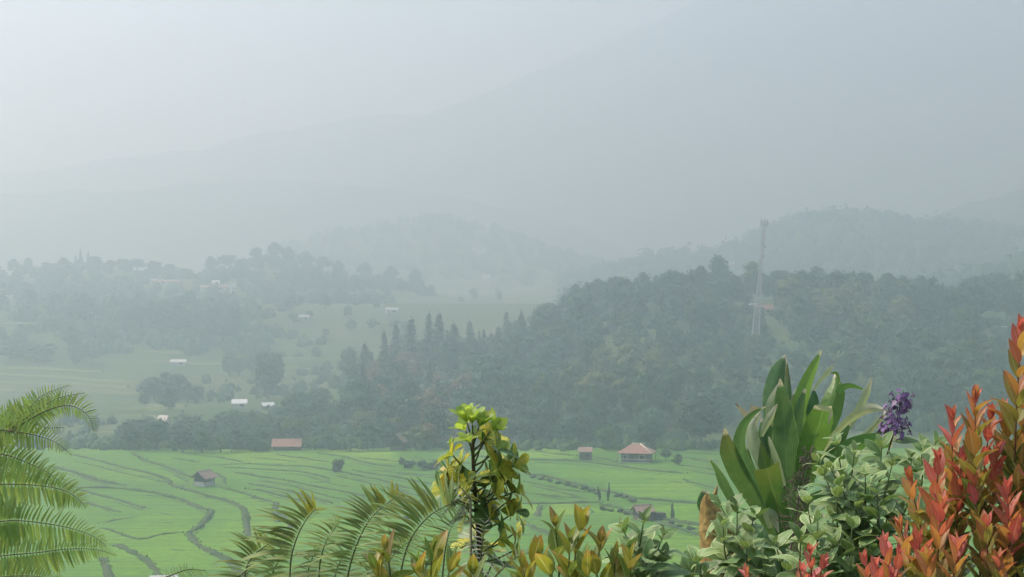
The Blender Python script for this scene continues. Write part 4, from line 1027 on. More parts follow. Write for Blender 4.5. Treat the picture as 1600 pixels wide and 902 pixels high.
redplant("tall_red_shrub", "tall shoot with long orange-red leaves at the right edge", [
    (1595, 520, .0, .12, .02, .17), (1604, 600, .03, .05, .05, .15), (1570, 655, .05, -.1, -.12, .13), (1600, 690, .0, .05, .05, .13), (1612, 760, -.03, .3, .1, .13), (1630, 640, .05, .3, .1, .14), (1622, 850, -.05, .3, .1, .12)], .019, 1.)
redplant("low_red_shrub", "low cluster of bright red young leaves at the bottom edge", [
    (1382, 850, -.12, .75, -.05, .06), (1352, 878, -.1, .35, -.1, .05), (1404, 872, -.14, .7, .1, .05), (1368, 890, -.15, .6, 0, .05), (1395, 905, -.15, .4, 0, .05)], .012, .62)
redplant("red_sprout", "small red shoot poking up among the pale-edged leaves", [(1266, 866, -.1, .9, .05, .05), (1285, 885, -.1, .7, .1, .04), (1252, 895, -.1, .6, -.1, .04)], .013, .62)
redplant("red_sprout", "tiniest red shoot below the big green strap leaves", [(1166, 896, -.1, .9, -.05, .03)], .013, .5)

# --- golden-olive shrub along the bottom centre
G_gold, G_goldg, G_rust = [lset(m, .40, prof_l) for m in (L_gold, L_goldg, L_olive)]
def pick_gold(rust):
    def f(t, r):
        q = r.random(); return r.choice(G_rust if q < rust*(1-t*.5) else G_gold if q < .62 else G_goldg), 1.
    return f
def goldplant(label, tips):
    t = shrub_root(tips[0][0], tips[0][1], 2.3, "olive_leaf_shrub", label)
    for px, py, dd, rust, lx, ln in tips:
        sprig(t, P(px, py, 2.3+dd), Vector((lx, rr.uniform(-.15, .15), 1)), ln, rr, .026, [(0, .030), (.2, .048), (1, .056)], pick_gold(rust), (.36, .62), M_stemg, .0017)
goldplant("olive-gold shoots standing in front of the variegated shrub's foot", [(676, 866, 0, .15, .05, .06), (706, 880, -.05, .1, .15, .05), (655, 888, .03, .2, -.1, .05), (740, 902, 0, .1, .1, .05)])
goldplant("thin olive shoot with one folded brownish leaf among ferns", [(604, 862, .05, .7, .05, .05), (590, 893, .05, .4, -.1, .04)])
goldplant("golden olive shoots with upright pointed leaves right of the variegated shrub", [(834, 868, .02, .1, -.05, .06), (868, 826, .04, .55, -.05, .09), (908, 818, .02, .3, .05, .1), (890, 850, 0, .2, 0, .07), (938, 850, .02, .3, -.05, .07), (960, 880, 0, .2, .1, .05), (855, 882, -.04, .2, -.1, .05), (915, 885, -.04, .1, .05, .05), (985, 878, -.02, .25, .15, .05), (818, 890, 0, .1, -.1, .05)])

# --- pale-edged, downturned leaves
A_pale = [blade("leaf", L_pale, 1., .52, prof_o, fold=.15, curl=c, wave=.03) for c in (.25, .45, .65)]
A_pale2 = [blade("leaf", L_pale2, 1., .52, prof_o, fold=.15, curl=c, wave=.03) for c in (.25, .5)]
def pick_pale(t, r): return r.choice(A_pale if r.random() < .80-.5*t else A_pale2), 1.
def paleplant(label, D, tips, name="pale_edged_shrub"):
    t = shrub_root(tips[0][0], tips[0][1], D, name, label)
    for px, py, dd, lx, ln in tips:
        sprig(t, P(px, py, D+dd), Vector((lx*1.5+rr.uniform(-.15, .15), rr.uniform(-.45, .1), 1)), ln*1.35, rr, .0175, [(0, .020), (.12, .042), (.5, .054), (1, .056)], pick_pale, (.75, 1.25), M_stemg, .0018, droop=.15)
    return t
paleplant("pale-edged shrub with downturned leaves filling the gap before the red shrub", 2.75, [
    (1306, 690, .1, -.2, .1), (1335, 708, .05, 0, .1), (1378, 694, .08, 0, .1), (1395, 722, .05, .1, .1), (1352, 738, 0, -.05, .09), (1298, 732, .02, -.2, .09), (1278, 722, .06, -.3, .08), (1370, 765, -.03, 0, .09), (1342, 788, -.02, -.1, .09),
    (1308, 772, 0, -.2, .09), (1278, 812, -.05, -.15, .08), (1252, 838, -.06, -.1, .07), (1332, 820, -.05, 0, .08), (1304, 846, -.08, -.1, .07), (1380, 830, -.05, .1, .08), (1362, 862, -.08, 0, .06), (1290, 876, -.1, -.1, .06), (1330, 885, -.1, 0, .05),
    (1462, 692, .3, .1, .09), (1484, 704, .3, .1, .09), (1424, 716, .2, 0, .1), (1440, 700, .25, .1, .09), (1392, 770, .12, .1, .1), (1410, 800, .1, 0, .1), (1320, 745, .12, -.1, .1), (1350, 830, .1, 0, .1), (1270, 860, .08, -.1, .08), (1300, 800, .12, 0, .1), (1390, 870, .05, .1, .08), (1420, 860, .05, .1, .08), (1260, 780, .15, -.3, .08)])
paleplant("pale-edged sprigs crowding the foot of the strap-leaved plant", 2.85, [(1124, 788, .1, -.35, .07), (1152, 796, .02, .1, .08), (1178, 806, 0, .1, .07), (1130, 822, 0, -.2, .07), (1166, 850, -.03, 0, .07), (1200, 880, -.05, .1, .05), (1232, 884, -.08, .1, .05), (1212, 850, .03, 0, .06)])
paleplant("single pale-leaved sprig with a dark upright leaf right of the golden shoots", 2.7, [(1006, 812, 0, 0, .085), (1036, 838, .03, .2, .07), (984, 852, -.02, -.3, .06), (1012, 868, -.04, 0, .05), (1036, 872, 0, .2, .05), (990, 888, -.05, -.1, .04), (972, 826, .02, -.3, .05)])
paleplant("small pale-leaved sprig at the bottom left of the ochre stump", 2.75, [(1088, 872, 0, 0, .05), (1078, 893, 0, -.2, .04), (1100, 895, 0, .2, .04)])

# --- strap-leaved plant, every blade traced on its own
def strap(pix, wid, mat, root, D=3.5, dd=0., fold=.35, twist=0., n=16, cut=False, name="leaf", depth=None):
    pts = []
    for i, (px, py) in enumerate(pix):
        t = i/(len(pix)-1); pts.append(P(px, py, D+dd*t**1.3+(depth or 0)))
    c = curve(pts, n); vs = []; uv = []; fs = []; cols = 6
    for i, p in enumerate(c):
        t = i/n; T = (c[min(i+1, n)]-c[max(i-1, 0)]).normalized(); vw = Vector((0, 1, 0)); s = T.cross(vw).normalized(); a = twist*t if not isinstance(twist, (list, tuple)) else lerp(twist[0], twist[1], t)
        s = (Matrix.Rotation(a, 3, T) @ s).normalized(); nr = s.cross(T).normalized()
        if nr.y > 0: nr = nr
        w_ = interp(t*(len(wid)-1), list(enumerate(wid)))*D/FPX
        for k in range(cols+1):
            q = -1+2*k/cols; z = -fold*w_*(1-abs(q))+.06*w_*sin(5*t+q*2)*abs(q)
            vs.append(p+s*(w_*q)+nr*z+Vector((0, 0, 0))); uv.append((k/cols, t))
    m = cols+1; fs = [(i*m+k, i*m+k+1, (i+1)*m+k+1, (i+1)*m+k) for i in range(n) for k in range(cols)]
    return link(name, mesh(name, vs, fs, mat, uv), root)
sp = shrub_root(1240, 760, 3.5, "strap_leaf_plant", "tall plant with broad dark green strap leaves and curling tips", "plant")
c6 = lambda l: [(1060+x/3.759, 520+y/3.759) for x, y in l]; c7 = lambda l: [(1060+x/4.465, 700+y/4.465) for x, y in l]
k6 = lambda l: [w_/3.759 for w_ in l]; k7 = lambda l: [w_/4.465 for w_ in l]
strap(c6([(690, 1150), (640, 1000), (630, 850), (628, 700), (620, 520), (605, 380), (597, 270)]), k6([35, 55, 78, 88, 68, 40, 4]), L_strap, sp, dd=-.05, fold=.3)
strap(c6([(640, 1000), (600, 760), (565, 560), (555, 380), (585, 230), (632, 130)]), k6([30, 50, 62, 66, 52, 5]), L_strap, sp, dd=.15, fold=.35, depth=.08)
strap(c6([(660, 900), (648, 560), (642, 330), (636, 150)]), k6([20, 26, 24, 3]), L_strapn, sp, dd=.12, fold=.2, depth=.09)
strap(c6([(690, 850), (690, 640), (706, 470), (742, 320), (795, 200), (842, 104)]), k6([35, 50, 60, 52, 38, 4]), L_strapb, sp, dd=.08, fold=.4, depth=.05, twist=(0, .7))
strap(c6([(700, 900), (690, 700), (688, 560), (715, 430), (745, 330)]), k6([40, 55, 45, 28, 8]), L_strap, sp, depth=.02, fold=.3)
strap(c6([(730, 900), (760, 740), (800, 610), (835, 500), (850, 428)]), k6([45, 68, 84, 76, 48]), L_strapb, sp, dd=-.06, fold=.25, depth=-.02)
strap(c6([(815, 425), (855, 445), (895, 462), (880, 540)]), k6([6, 16, 12, 3]), L_strapp, sp, depth=-.09, fold=.2)
strap(c6([(780, 800), (835, 620), (890, 460), (922, 350), (922, 238)]), k6([40, 62, 72, 58, 5]), L_strapb, sp, dd=.1, fold=.4, depth=.06, twist=(0, -.5))
strap(c6([(780, 640), (790, 480), (795, 400), (795, 330)]), k6([45, 45, 32, 6]), L_strap, sp, depth=.08, fold=.3)
strap(c6([(940, 360), (965, 322), (1020, 312), (1098, 338)]), k6([26, 20, 14, 3]), L_strapb, sp, depth=.1, fold=.2)
strap(c6([(792, 340), (832, 282), (880, 228), (908, 190)]), k6([6, 10, 16, 3]), L_strapp, sp, depth=.12, fold=.5)
strap(c6([(895, 240), (925, 236), (940, 262), (948, 300)]), k6([4, 9, 8, 3]), L_strapb, sp, depth=.06)
strap(c6([(770, 860), (830, 720), (900, 620), (980, 530), (1060, 470), (1140, 440), (1232, 462)]), k6([14, 24, 26, 24, 30, 28, 5]), L_strapp, sp, dd=-.1, fold=.4, twist=(.9, -.1))
strap(c6([(830, 820), (900, 680), (960, 600), (1010, 530)]), k6([30, 46, 36, 6]), L_strap, sp, depth=.05)
strap(c6([(1000, 570), (1060, 450), (1105, 350), (1136, 262)]), k6([10, 26, 22, 4]), L_strapp, sp, depth=.1, fold=.4)
strap(c6([(1070, 620), (1125, 572), (1180, 512), (1240, 450)]), k6([12, 22, 18, 4]), L_strapp, sp, depth=.05, fold=.5)
strap(c6([(540, 1100), (460, 880), (385, 760), (355, 650), (380, 545), (440, 475), (515, 432)]), k6([20, 32, 42, 42, 32, 20, 3]), L_strap, sp, dd=-.15, fold=.4, twist=(0, .6))
strap(c6([(560, 1180), (430, 960), (350, 820), (292, 690), (272, 562)]), k6([25, 46, 58, 52, 5]), L_strapn, sp, dd=-.1, fold=.3)
strap(c6([(330, 1010), (262, 880), (222, 800), (178, 738)]), k6([25, 30, 14, 2]), L_strap, sp, dd=-.1, depth=-.04)
strap(c6([(560, 960), (500, 800), (445, 650), (430, 545), (480, 470)]), k6([24, 34, 40, 36, 12]), L_strapp, sp, dd=.05, depth=.06, fold=.5)
strap(c6([(490, 610), (505, 560), (535, 500), (580, 420)]), k6([8, 20, 26, 3]), L_strapp, sp, depth=-.1, fold=.5)
strap(c6([(580, 560), (545, 480), (560, 400), (600, 290)]), k6([20, 34, 38, 8]), L_strapp, sp, depth=-.02, fold=.5)
strap(c6([(640, 1250), (590, 1050), (545, 900), (515, 782)]), k6([35, 58, 70, 74]), L_strapy, sp, dd=-.1, depth=-.08, fold=.25)
strap(c6([(540, 860), (505, 760), (485, 645)]), k6([40, 40, 5]), L_strapy, sp, depth=.0)
strap(c6([(900, 760), (990, 680), (1090, 650), (1190, 640), (1260, 660)]), k6([24, 48, 55, 50, 12]), L_strapb, sp, depth=-.04, fold=.3)
strap(c6([(1130, 620), (1180, 600), (1230, 590), (1290, 640)]), k6([10, 26, 34, 10]), L_strapp, sp, depth=-.02)
strap(c6([(450, 430), (420, 510), (395, 480), (335, 415)]), k6([26, 26, 20, 2]), L_strapt, sp, depth=.18)
strap(c6([(560, 760), (520, 640), (540, 560), (580, 520)]), k6([30, 44, 40, 10]), L_strap, sp, depth=.1)
strap(c6([(620, 900), (580, 760), (545, 660), (530, 610)]), k6([14, 20, 14, 4]), L_strapp, sp, depth=-.04)
strap(c7([(360, 560), (220, 470), (170, 390), (190, 298)]), k7([26, 40, 40, 26]), L_strap, sp, depth=-.1, fold=.3)
strap(c7([(800, 520), (880, 420), (990, 355), (1110, 340), (1230, 355)]), k7([20, 55, 62, 58, 22]), L_strapb, sp, depth=-.06, fold=.3, twist=(0, .4))
for l, w_, m_ in (([(600, 1050), (540, 820), (500, 640), (490, 500)], [30, 44, 40, 5], L_strap), ([(640, 1000), (600, 800), (560, 640), (545, 450)], [30, 42, 38, 5], L_strap), ([(720, 900), (726, 700), (735, 540), (770, 360)], [30, 44, 38, 5], L_strap), ([(700, 900), (660, 700), (655, 500), (690, 330)], [26, 40, 34, 4], L_strapn),
                  ([(760, 900), (800, 740), (850, 640), (905, 540)], [30, 46, 40, 5], L_strapb), ([(560, 1100), (470, 920), (420, 800), (400, 660)], [28, 40, 36, 4], L_strapn)):
    strap(c6(l), k6(w_), m_, sp, depth=.07, dd=.05, fold=.35)
for l in ([(700, 980), (690, 700), (640, 480), (590, 300)], [(720, 1000), (740, 760), (760, 560), (780, 420)], [(660, 1000), (600, 760), (520, 580), (470, 480)], [(700, 1000), (820, 800), (930, 640), (1060, 560)], [(640, 1000), (520, 820), (430, 700), (380, 560)],
          [(720, 1000), (860, 860), (1000, 760), (1180, 700)], [(620, 1000), (480, 900), (400, 860), (330, 820)], [(760, 1050), (900, 920), (1060, 850), (1250, 830)], [(700, 1050), (560, 960), (500, 780), (540, 640)], [(740, 1000), (800, 620), (900, 500), (1020, 470)], [(800, 1000), (980, 880), (1120, 620), (1210, 560)]):
    strap(c7(l), k7([50, 78, 76, 10]), L_strap, sp, depth=.06, dd=.1, fold=.3)
strap(c7([(640, 560), (620, 460), (660, 480), (700, 590)]), k7([14, 30, 36, 4]), L_strapp, sp, depth=-.12)
strap(c7([(580, 700), (620, 780), (650, 820), (670, 870)]), k7([8, 26, 26, 6]), L_strapp, sp, depth=-.14)
b = MB(); q = P(1248, 860, 3.52); b.tube([q+Vector((0, 0, .12)), q, ground(q)-Vector((0, 0, .05))], [.018, .024, .03], 8); b.build("stem", M_stemg, sp)

# --- feathery dry flower stalk before the strap leaves
fs_ = shrub_root(1240, 800, 3.25, "dry_flower_stalk", "feathery dry purplish-brown flower stalk in front of the strap leaves", "plant")
M_dry = plain("dry_stalk", (.20, .145, .13), (.13, .09, .085), 60., .9, .1, .2)
main_ = curve([P(1232, 880, 3.25), P(1240, 830, 3.25), P(1246, 790, 3.25), P(1252, 750, 3.25), P(1266, 712, 3.25)], 20)
b = MB(); b.tube(main_+[], [.0022*(1-.7*i/20) for i in range(21)], 5); g = ground(main_[0]); b.tube([main_[0], g-Z*.03], .0024, 5); b.build("stalk", M_dry, fs_)
r5 = random.Random(8)
for i in range(5, 21):
    for s in (-1, 1):
        p = main_[i]; e = p+Vector((s*r5.uniform(.01, .034)*(1.1-.02*i), r5.uniform(-.02, .02), r5.uniform(.004, .03))); b = MB(); b.tube([p, p.lerp(e, .5)+Z*.003, e], [.0009, .0008, .0005], 4)
        for j in range(9):
            t = r5.uniform(.3, 1); q = p.lerp(e, t); f = q+rdir(r5)*.009; b.tube([q, f], [.0006, .0004], 3); quad(b, f, rdir(r5), .004, .7, r5)
        b.build("twig", M_dry, fs_)

# --- purple flower spike
M_flow = plain("purple_petals", (.17, .09, .235), (.26, .16, .32), 90., .7, .2, .2, .5)
M_flowp = plain("faded_petals", (.34, .26, .38), (.42, .36, .42), 90., .8, .2, .2, .4)
fl = shrub_root(1400, 690, 2.95, "purple_flower_spike", "upright spike of small purple flowers left of the red shrub", "flower")
ax_ = curve([P(1372, 760, 2.95), P(1388, 705, 2.95), P(1398, 670, 2.94), P(1412, 612, 2.93)], 16)
b = MB(); b.tube([ground(ax_[0])-Z*.03]+ax_, [.003]+[.0022*(1-.6*i/16) for i in range(17)], 6); b.build("stem", M_stemb, fl)
def floret(mat):
    b = MB()
    for k in range(5):
        a = 2*pi*k/5; d = Vector((cos(a), sin(a), 0)); s = Vector((-sin(a), cos(a), 0))
        b.add([Vector((0, 0, 0)), d*.55+s*.35+Z*.25, d*1.+Z*.1, d*.55-s*.35+Z*.25], [(0, 1, 2, 3)])
    b.tube([(0, 0, -.9), (0, 0, .05)], [.12, .2], 4, cap=False); return b.me("floret", mat)
fm = [floret(M_flow), floret(M_flowp)]
for i in range(190):
    t = r5.uniform(.5, .97); x = t*16; k = min(int(x), 15); p = ax_[k].lerp(ax_[k+1], x-k); a = r5.uniform(0, 6.28); R = lerp(.036, .020, (t-.46)/.54)*r5.uniform(.35, 1.); dv = Vector((cos(a), sin(a), r5.uniform(-.1, .6)))
    if t < .6 and cos(a) > .2 and r5.random() < .7: continue
    link("floret", fm[0 if r5.random() < .86 else 1], fl, mat4=orient(p+dv*R, Vector((dv.y, -dv.x, .1)), dv+Z*.3, r5.uniform(.0042, .0062)))
for px, py, dx, dz in ((1394, 690, 1, .15), (1384, 700, -1, .1), (1392, 720, 1, -.1), (1378, 715, -1, -.1), (1400, 672, 1, .35)):
    link("leaf", A_pale2[0], fl, mat4=orient(P(px, py, 2.95), Vector((dx, -.3, dz)), Vector((-.2*dx, -.4, 1)), .048 if py > 680 else .02))

# --- variegated umbrella shrub
sc = shrub_root(750, 800, 3.3, "variegated_umbrella_shrub", "upright shrub with whorls of yellow and green leaflets in the centre", "shrub")
DS = 3.3
V_sy, V_sv, V_sg, V_li = [[blade("leaflet", m, 1., .46, prof_w, fold=.18, curl=c, petiole=.06) for c in (.15, .4)] for m in (L_scheffy, L_scheff, L_scheffg, L_lime)]
stem = curve([P(752, 910, DS), P(748, 840, DS), P(742, 770, DS), P(739, 710, DS), P(740, 668, DS)], 18)
b = MB(); b.tube([ground(stem[0])-Z*.05]+stem, [.008]+[.0058*(1-.5*i/18) for i in range(19)], 7); b.build("stem", M_stemb, sc)
r6 = random.Random(12)
def whorl(px, py, n, L, dx, dz, mode, spread=1.0, sy=None, dd=None):
    dd = r6.uniform(-.06, .06) if dd is None else dd
    c = P(px, py, DS+dd); ax = Vector((dx, r6.uniform(-.5, .1), dz)).normalized()
    i = min(range(19), key=lambda j: abs(stem[j].z-(c.z-.035)-(0)))
    b = MB(); s0 = stem[i]; b.tube(curve([s0, s0.lerp(c, .5)-Z*.004, c], 6), [.0026, .0023, .002, .002, .0018, .0018, .0016], 5); pt = b.build("leaf_stalk", M_stemg, sc)
    side = ax.orthogonal().normalized(); e = ax.cross(side)
    for k in range(n):
        a = 2*pi*k/n+r6.uniform(-.2, .2); o = side*cos(a)+e*sin(a); sp_ = spread*r6.uniform(.8, 1.2); dv = ax*cos(sp_)+o*sin(sp_); dv.z += .1 if mode != 'top' else .4
        if dv.z < -.1: dv.z *= .35
        q = r6.random(); ms = {'top': V_li if q < .92 else V_sy, 'yel': V_sy if q < .34 else V_sv if q < .66 else V_sg, 'mix': V_li if q < .12 else V_sv if q < .55 else V_sg if q < .75 else V_sy, 'dark': V_sg if q < .45 else V_sv}[mode]
        link("leaflet", r6.choice(ms), pt, mat4=orient(c, dv, ax-o*.3, 1.02*L*r6.uniform(.8, 1.15)*DS/FPX))
for args in ((730, 662, 8, 34, -.35, 1, 'top', .5), (748, 668, 8, 34, .4, 1, 'top', .55), (766, 674, 8, 32, .9, .7, 'top', .6), (728, 674, 7, 28, -.6, .7, 'top', .7), (738, 664, 8, 32, -.1, 1, 'top', .5), (760, 684, 8, 34, .6, .6, 'mix', .9), (776, 734, 8, 36, .7, .3, 'mix', 1.), (772, 774, 9, 38, .5, .2, 'yel', 1.2),
             (735, 692, 8, 30, -.4, .7, 'top', .9), (752, 694, 8, 30, .5, .7, 'mix', .9), (716, 756, 8, 34, -.7, .3, 'mix', 1.1), (776, 742, 8, 34, .8, .3, 'mix', 1.1), (740, 752, 8, 34, -.1, .5, 'mix', 1.2), (748, 822, 9, 36, .1, .6, 'mix', 1.2), (756, 862, 9, 36, .1, .6, 'mix', 1.2), (738, 852, 9, 36, -.4, .5, 'mix', 1.2), (694, 772, 9, 34, -1, .2, 'yel', 1.1), (802, 728, 8, 32, 1, .3, 'yel', 1.), (700, 752, 8, 32, -1, .3, 'yel', 1.), (806, 768, 8, 34, 1, .1, 'yel', 1.), (768, 762, 8, 34, .5, .4, 'mix', 1.2), (724, 784, 9, 36, -.5, .3, 'mix', 1.2), (708, 712, 9, 34, -.9, .5, 'yel', 1.0), (704, 738, 9, 34, -1, .2, 'yel', 1.0), (720, 732, 8, 32, -.6, .4, 'mix', 1.1), (762, 712, 8, 32, .6, .6, 'mix', 1.0), (775, 704, 8, 38, .7, .5, 'mix', 1.0), (788, 724, 8, 38, 1, .15, 'yel', 1.0),
             (764, 750, 8, 38, .3, .2, 'yel', 1.2), (790, 755, 8, 38, .9, .0, 'mix', 1.1), (700, 768, 8, 36, -.9, .2, 'yel', 1.1), (726, 766, 8, 38, -.4, .3, 'dark', 1.2), (752, 782, 9, 40, .2, .3, 'dark', 1.3), (790, 786, 8, 38, .9, -.1, 'mix', 1.1),
             (804, 800, 8, 34, 1, 0, 'yel', 1.1), (765, 812, 9, 40, .3, .2, 'dark', 1.3), (806, 832, 8, 38, 1, -.2, 'yel', 1.1), (730, 806, 8, 38, -.5, .2, 'dark', 1.2), (780, 842, 9, 40, .4, .1, 'dark', 1.3), (800, 862, 8, 38, .8, -.1, 'mix', 1.2), (745, 842, 9, 40, -.2, .2, 'dark', 1.3), (770, 880, 9, 40, .3, .2, 'dark', 1.3)):
    whorl(*args)

# --- ochre stump between the pale sprigs
M_ochre = NT("ochre_bark"); _n = M_ochre.noise(14., 6); _n2 = M_ochre.noise(90., 5)
M_ochre = M_ochre.diffuse(M_ochre.mix(M_ochre.ramp(_n2, [(.42, (0,)), (.62, (.8,))]), M_ochre.mix(M_ochre.ramp(_n, [(.35, (0,)), (.65, (1,))]), (.36, .235, .075), (.47, .34, .13)), (.17, .125, .06)), .9, M_ochre.bump(_n2, .6, .004), .15)
stp = empty("tree_stump", (0, 0, 0)); tag(stp, "mottled ochre-brown stump left of the strap-leaved plant", "stump")
b = MB(); cs = [P(1138, 960, 3.0), P(1132, 900, 3.0), P(1127, 860, 3.0), P(1119, 825, 3.0), P(1111, 800, 3.0), P(1106, 782, 3.0), P(1104, 772, 3.0)]; rs = [.050, .046, .040, .031, .020, .010, .002]; n = 18; vs = []
cs = [ground(cs[0])-Z*.05]+cs; rs = [.045]+rs
cc = curve(cs, 28)
for i, p in enumerate(cc):
    rad_ = interp(i/28*7, list(enumerate(rs)))
    for k in range(n):
        a = 2*pi*k/n; dv = Vector((cos(a), sin(a)*.7, 0)); q = rad_*(1+.16*fb(p.z*14, a*1.2+3, 1., 4)+.06*sin(5*a)); vs.append(p+dv*q)
b.add(vs, [(i*n+k, i*n+(k+1) % n, (i+1)*n+(k+1) % n, (i+1)*n+k) for i in range(28) for k in range(n)]); b.build("trunk", M_ochre, stp)
for s, z in ((-1, 4), (1, 9)):
    b = MB(); p = cc[14+z]; b.tube([p, p+Vector((s*.012, -.006, .018)), p+Vector((s*.016, -.008, .034))], [.006, .004, .001], 6); b.build("splinter", M_ochre, stp)

# --- ferns in the bottom centre: fronds with narrow arching pinnae
pin = {m: [blade("pinna", mt, 1., .13, lambda t: min(1., 4*t+.3)*(1-t**2.2)**.8, n=9, fold=.45, curl=c, petiole=.0, cols=2) for c in (.18, .42)] for m, mt in (('g', L_pinna), ('y', L_pinnay), ('w', L_pinnaw))}
r7 = random.Random(31)
def frond(root, pix, D, Lr, Ll, m='g', ytop=0., droop=.4, gap=7., ar=1.45, al=1.05, dd=0., sr=.0024):
    """Lr/Ll: (base, mid, tip) pinna length in photo pixels on either side"""
    k = D/FPX; c = curve([P(x, y, D+dd*i/(len(pix)-1)) for i, (x, y) in enumerate(pix)], 24); b = MB(); b.tube(c, [.75*sr*(1-.75*i/24) for i in range(25)], 5); fr = b.build("frond", M_rach, root)
    L = sum((c[i+1]-c[i]).length for i in range(24)); n = int(L/(gap*k)); view = Vector((0, -1, .25))
    for j in range(n+1):
        t = .03+.95*j/max(1, n); x = t*24; i = min(int(x), 23); p = c[i].lerp(c[i+1], x-i); T = (c[min(i+2, 24)]-c[max(i-1, 0)]).normalized(); s = T.cross(Vector((0, 1, 0))).normalized()   # to the right when rising
        for sg, Ls, an in ((1, Lr, ar), (-1, Ll, al)):
            ll = (.98 if sg > 0 else lerp(.45, 1., t*t))*interp(t, [(0, Ls[0]), (.5, Ls[1]), (1, Ls[2])])*k*r7.uniform(.9, 1.08)
            if ll < 4*k or r7.random() < .05: continue
            ll *= r7.choice((1, 1, 1, 1, .97, .8))
            a_ = lerp(an, an*.55, t**3)+r7.gauss(0, .07); dv = T*cos(a_)+s*sg*sin(a_)+Vector((0, r7.uniform(-.25, .1), 0)); nn = Vector((0, -.45, 1.)) if sg > 0 else Vector((0, -.6, 1.))
            mm = 'y' if t > 1-ytop and r7.random() < .8 else m
            link("pinna", pin[mm][1 if droop > .3 else 0], fr, mat4=orient(p, dv, nn+rdir(r7)*.12, ll))
def fernplant(label, D, fronds, name="fern"):
    t = shrub_root(fronds[0][0][0][0], 900, D, name, label, "fern")
    base = None
    for f in fronds:
        a, kw = f[:3], (f[3] if len(f) > 3 else {}); frond(t, a[0], D, a[1], a[2], **kw)
    b = MB(); q = P(*fronds[0][0][0], D); g = ground(q)
    for f in fronds: b.tube([P(*f[0][0], D), P(*f[0][0], D).lerp(g, .5), g-Z*.03], [.0024, .003, .004], 5)
    b.build("stalks", M_rach, t); return t
fernplant("small fern tip with upright spiky pinnae at the bottom left", 3.0, [([(235, 912), (265, 900), (295, 890), (322, 892)], (8, 14, 6), (22, 30, 10), dict(droop=.2, gap=4.6, al=1.1))])
fernplant("fern frond with yellow-green upright pinnae and a bare curled tip", 3.0, [
    ([(380, 915), (387, 882), (401, 864), (419, 850), (437, 832)], (60, 50, 4), (45, 50, 12), dict(ytop=.4, al=.75, gap=4.6)),
    ([(345, 920), (372, 902), (384, 890), (392, 880)], (0, 0, 0), (40, 42, 30), dict(al=.9, gap=6.))])
fernplant("fern frond with a bristly yellow tip among the bottom ferns", 2.95, [([(452, 915), (455, 872), (463, 843), (473, 821), (484, 805), (494, 794)], (85, 78, 30), (0, 6, 22), dict(ytop=.18, gap=4.3, ar=1.52)),
    ([(498, 915), (500, 880), (508, 850), (520, 830), (530, 818)], (60, 45, 14), (40, 25, 6), dict(gap=4.3, ar=1.52, al=1.2))])
fernplant("tallest fern frond bending right with a fan of golden-green pinnae", 2.9, [([(540, 915), (549, 876), (558, 850), (570, 824), (583, 806), (598, 792), (614, 780), (624, 772)], (60, 62, 16), (55, 50, 34), dict(ytop=.3, gap=4.3, ar=1.52, al=1.05)),
    ([(584, 915), (600, 880), (612, 856), (628, 838)], (55, 40, 12), (40, 30, 10), dict(gap=4.3))])
fernplant("broad fern frond leaning over the foot of the variegated shrub", 2.85, [([(622, 915), (632, 868), (642, 842), (654, 824), (670, 807), (690, 794), (712, 784), (734, 772)], (75, 85, 18), (40, 34, 24), dict(gap=6., ar=1.52, ytop=.12)),
    ([(690, 915), (694, 872), (698, 848), (705, 824), (722, 800)], (60, 56, 16), (45, 42, 14), dict(gap=6., ar=1.48)), ([(655, 915), (668, 880), (676, 856)], (50, 45, 20), (40, 30, 12), dict(gap=6.))])
fernplant("low lacy fern fronds crowding between the taller ferns", 3.15, [([(420, 915), (428, 890), (440, 872), (456, 858)], (44, 40, 14), (40, 30, 10), dict(gap=4.3)), ([(520, 915), (528, 885), (540, 866), (556, 850)], (50, 44, 14), (44, 36, 10), dict(gap=4.3)),
    ([(480, 915), (482, 890), (490, 868), (502, 852)], (50, 40, 10), (40, 34, 10), dict(gap=4.3)), ([(600, 915), (604, 890), (616, 866), (634, 850), (650, 842)], (50, 44, 14), (44, 36, 10), dict(gap=4.3)), ([(570, 915), (575, 895), (586, 878)], (44, 40, 14), (40, 30, 10), dict(gap=4.3))])
fernplant("greyish fading fern fronds below the variegated shrub", 2.8, [([(742, 915), (750, 876), (754, 846), (758, 816)], (42, 34, 12), (26, 24, 10), dict(m='w', gap=7.)), ([(762, 915), (784, 890), (806, 872), (830, 862)], (30, 26, 8), (30, 28, 10), dict(m='w', gap=6.5)),
    ([(735, 780), (728, 772), (722, 764), (716, 760)], (20, 22, 8), (14, 12, 4), dict(m='w', gap=6.))])

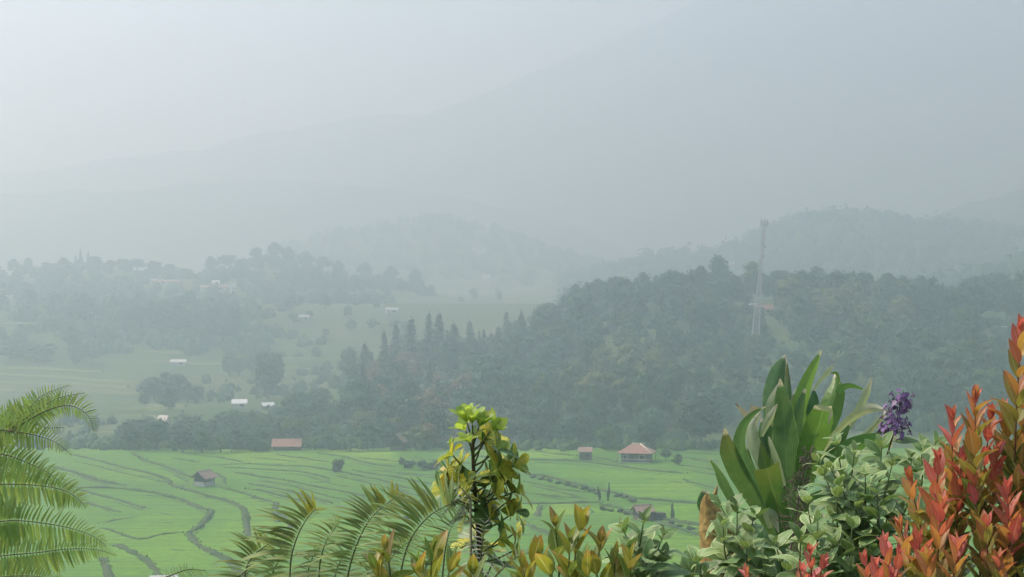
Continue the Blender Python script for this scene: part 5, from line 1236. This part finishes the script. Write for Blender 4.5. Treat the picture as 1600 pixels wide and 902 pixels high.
# --- tree fern reaching in from the left
pl = [blade("leaflet", L_fern, 1., .145, lambda t: min(1., 5*t+.4)*(1-t**2.4)**.8, n=6, fold=.35, curl=c, petiole=0., cols=2) for c in (.12, .3)]
tf = empty("tree_fern", (0, 0, 0)); tag(tf, "big light-green tree fern reaching in from the left edge", "fern")
_np = [0]
def tfrond(pix, Lu, Ld, D=3.0, gap=4.5, lean=.22, thick=.0015, dd=0.):
    k = D/FPX; c = curve([P(x, y, D+dd*i/(len(pix)-1)) for i, (x, y) in enumerate(pix)], 30); b = MB(); b.tube(c, [thick*(1-.7*i/30) for i in range(31)], 5); fr = b.build("frond", M_rach, tf)
    L = sum((c[i+1]-c[i]).length for i in range(30)); n = int(L/(gap*k)); rest = MB()
    for j in range(n+1):
        t = j/n; x = t*30; i = min(int(x), 29); p = c[i].lerp(c[i+1], x-i); T = (c[min(i+2, 30)]-c[max(i-1, 0)]).normalized(); s = Vector((0, 1, 0)).cross(T).normalized()*-1
        if s.z < 0: s = -s
        for sg, Ls in ((1, Lu), (-1, Ld)):
            ll = interp(t, [(0, Ls[0]), (.55, Ls[1]), (.93, Ls[2]), (1, Ls[2]*.5)])*k*r7.uniform(.9, 1.1)
            a_ = pi/2-lean-.35*t*t+r7.gauss(0, .05); dv = T*cos(a_)+s*sg*sin(a_)+Vector((0, r7.uniform(-.3, .05), 0)); m4 = orient(p, dv, Vector((0, -.8, .7))+rdir(r7)*.15, ll); me = pl[r7.randrange(2)]
            px = 800+p.x/p.y*FPX
            if _np[0] < 900 and px > -8: link("leaflet", me, fr, mat4=m4); _np[0] += 1
            else:
                rest.add([m4 @ v.co for v in me.vertices], [tuple(q.vertices) for q in me.polygons], 0, [tuple(0 for _ in range(2))]*len(me.vertices))
    if rest.v: o = rest.build("leaflets", L_fern, fr); o["kind"] = "stuff"
tfrond([(-60, 880), (0, 869), (54, 864), (107, 858), (150, 859), (182, 868)], (36, 22, 8), (58, 34, 6), D=2.9)
tfrond([(-50, 822), (0, 815), (36, 814), (100, 823), (143, 837), (166, 853)], (44, 30, 10), (52, 40, 10), D=2.95)
tfrond([(-60, 762), (0, 757), (50, 758), (92, 764), (118, 776), (134, 793)], (44, 32, 12), (46, 36, 10), D=3.0)
tfrond([(-50, 718), (0, 710), (40, 722), (80, 742), (108, 768)], (34, 26, 10), (30, 26, 8), D=3.08)
tfrond([(-40, 668), (0, 672), (44, 678), (84, 690), (112, 711)], (34, 26, 8), (34, 26, 8), D=3.05)
tfrond([(-30, 700), (8, 668), (40, 644), (66, 618), (108, 602)], (28, 24, 8), (34, 30, 10), D=3.12)
tfrond([(20, 668), (60, 640), (92, 622), (133, 614)], (18, 16, 6), (30, 26, 8), D=3.1)
tfrond([(30, 665), (72, 642), (108, 634), (136, 648), (147, 674)], (20, 26, 10), (24, 18, 8), D=3.06)
tfrond([(-40, 640), (0, 650), (36, 656), (70, 668), (100, 668)], (22, 20, 8), (28, 22, 8), D=3.15)
tfrond([(-60, 930), (-10, 905), (40, 900), (80, 905), (110, 920)], (34, 26, 8), (34, 26, 8), D=2.85)
tfrond([(-50, 740), (0, 734), (34, 738), (66, 750), (90, 766)], (36, 28, 8), (34, 26, 8), D=3.25)
tfrond([(-30, 660), (10, 648), (44, 632), (80, 624)], (20, 18, 6), (30, 26, 8), D=3.28)
b = MB(); q = P(-170, 860, 3.05)
b.tube([ground(q)-Z*.1, q-Z*.3, q], [.07, .06, .04], 9); b.build("trunk", M_bark, tf)
for px, py, D in ((-60, 880, 2.9), (-50, 822, 2.95), (-60, 762, 3.), (-50, 718, 3.08), (-40, 668, 3.05), (-30, 700, 3.12), (20, 668, 3.1), (30, 665, 3.06), (-40, 640, 3.15), (-60, 930, 2.85)):
    b = MB(); e = P(px, py, D); b.tube(curve([q, q.lerp(e, .5)+Z*.02, e], 8), [.006-.0004*i for i in range(9)], 5); b.build("frond_stalk", M_rach, tf)
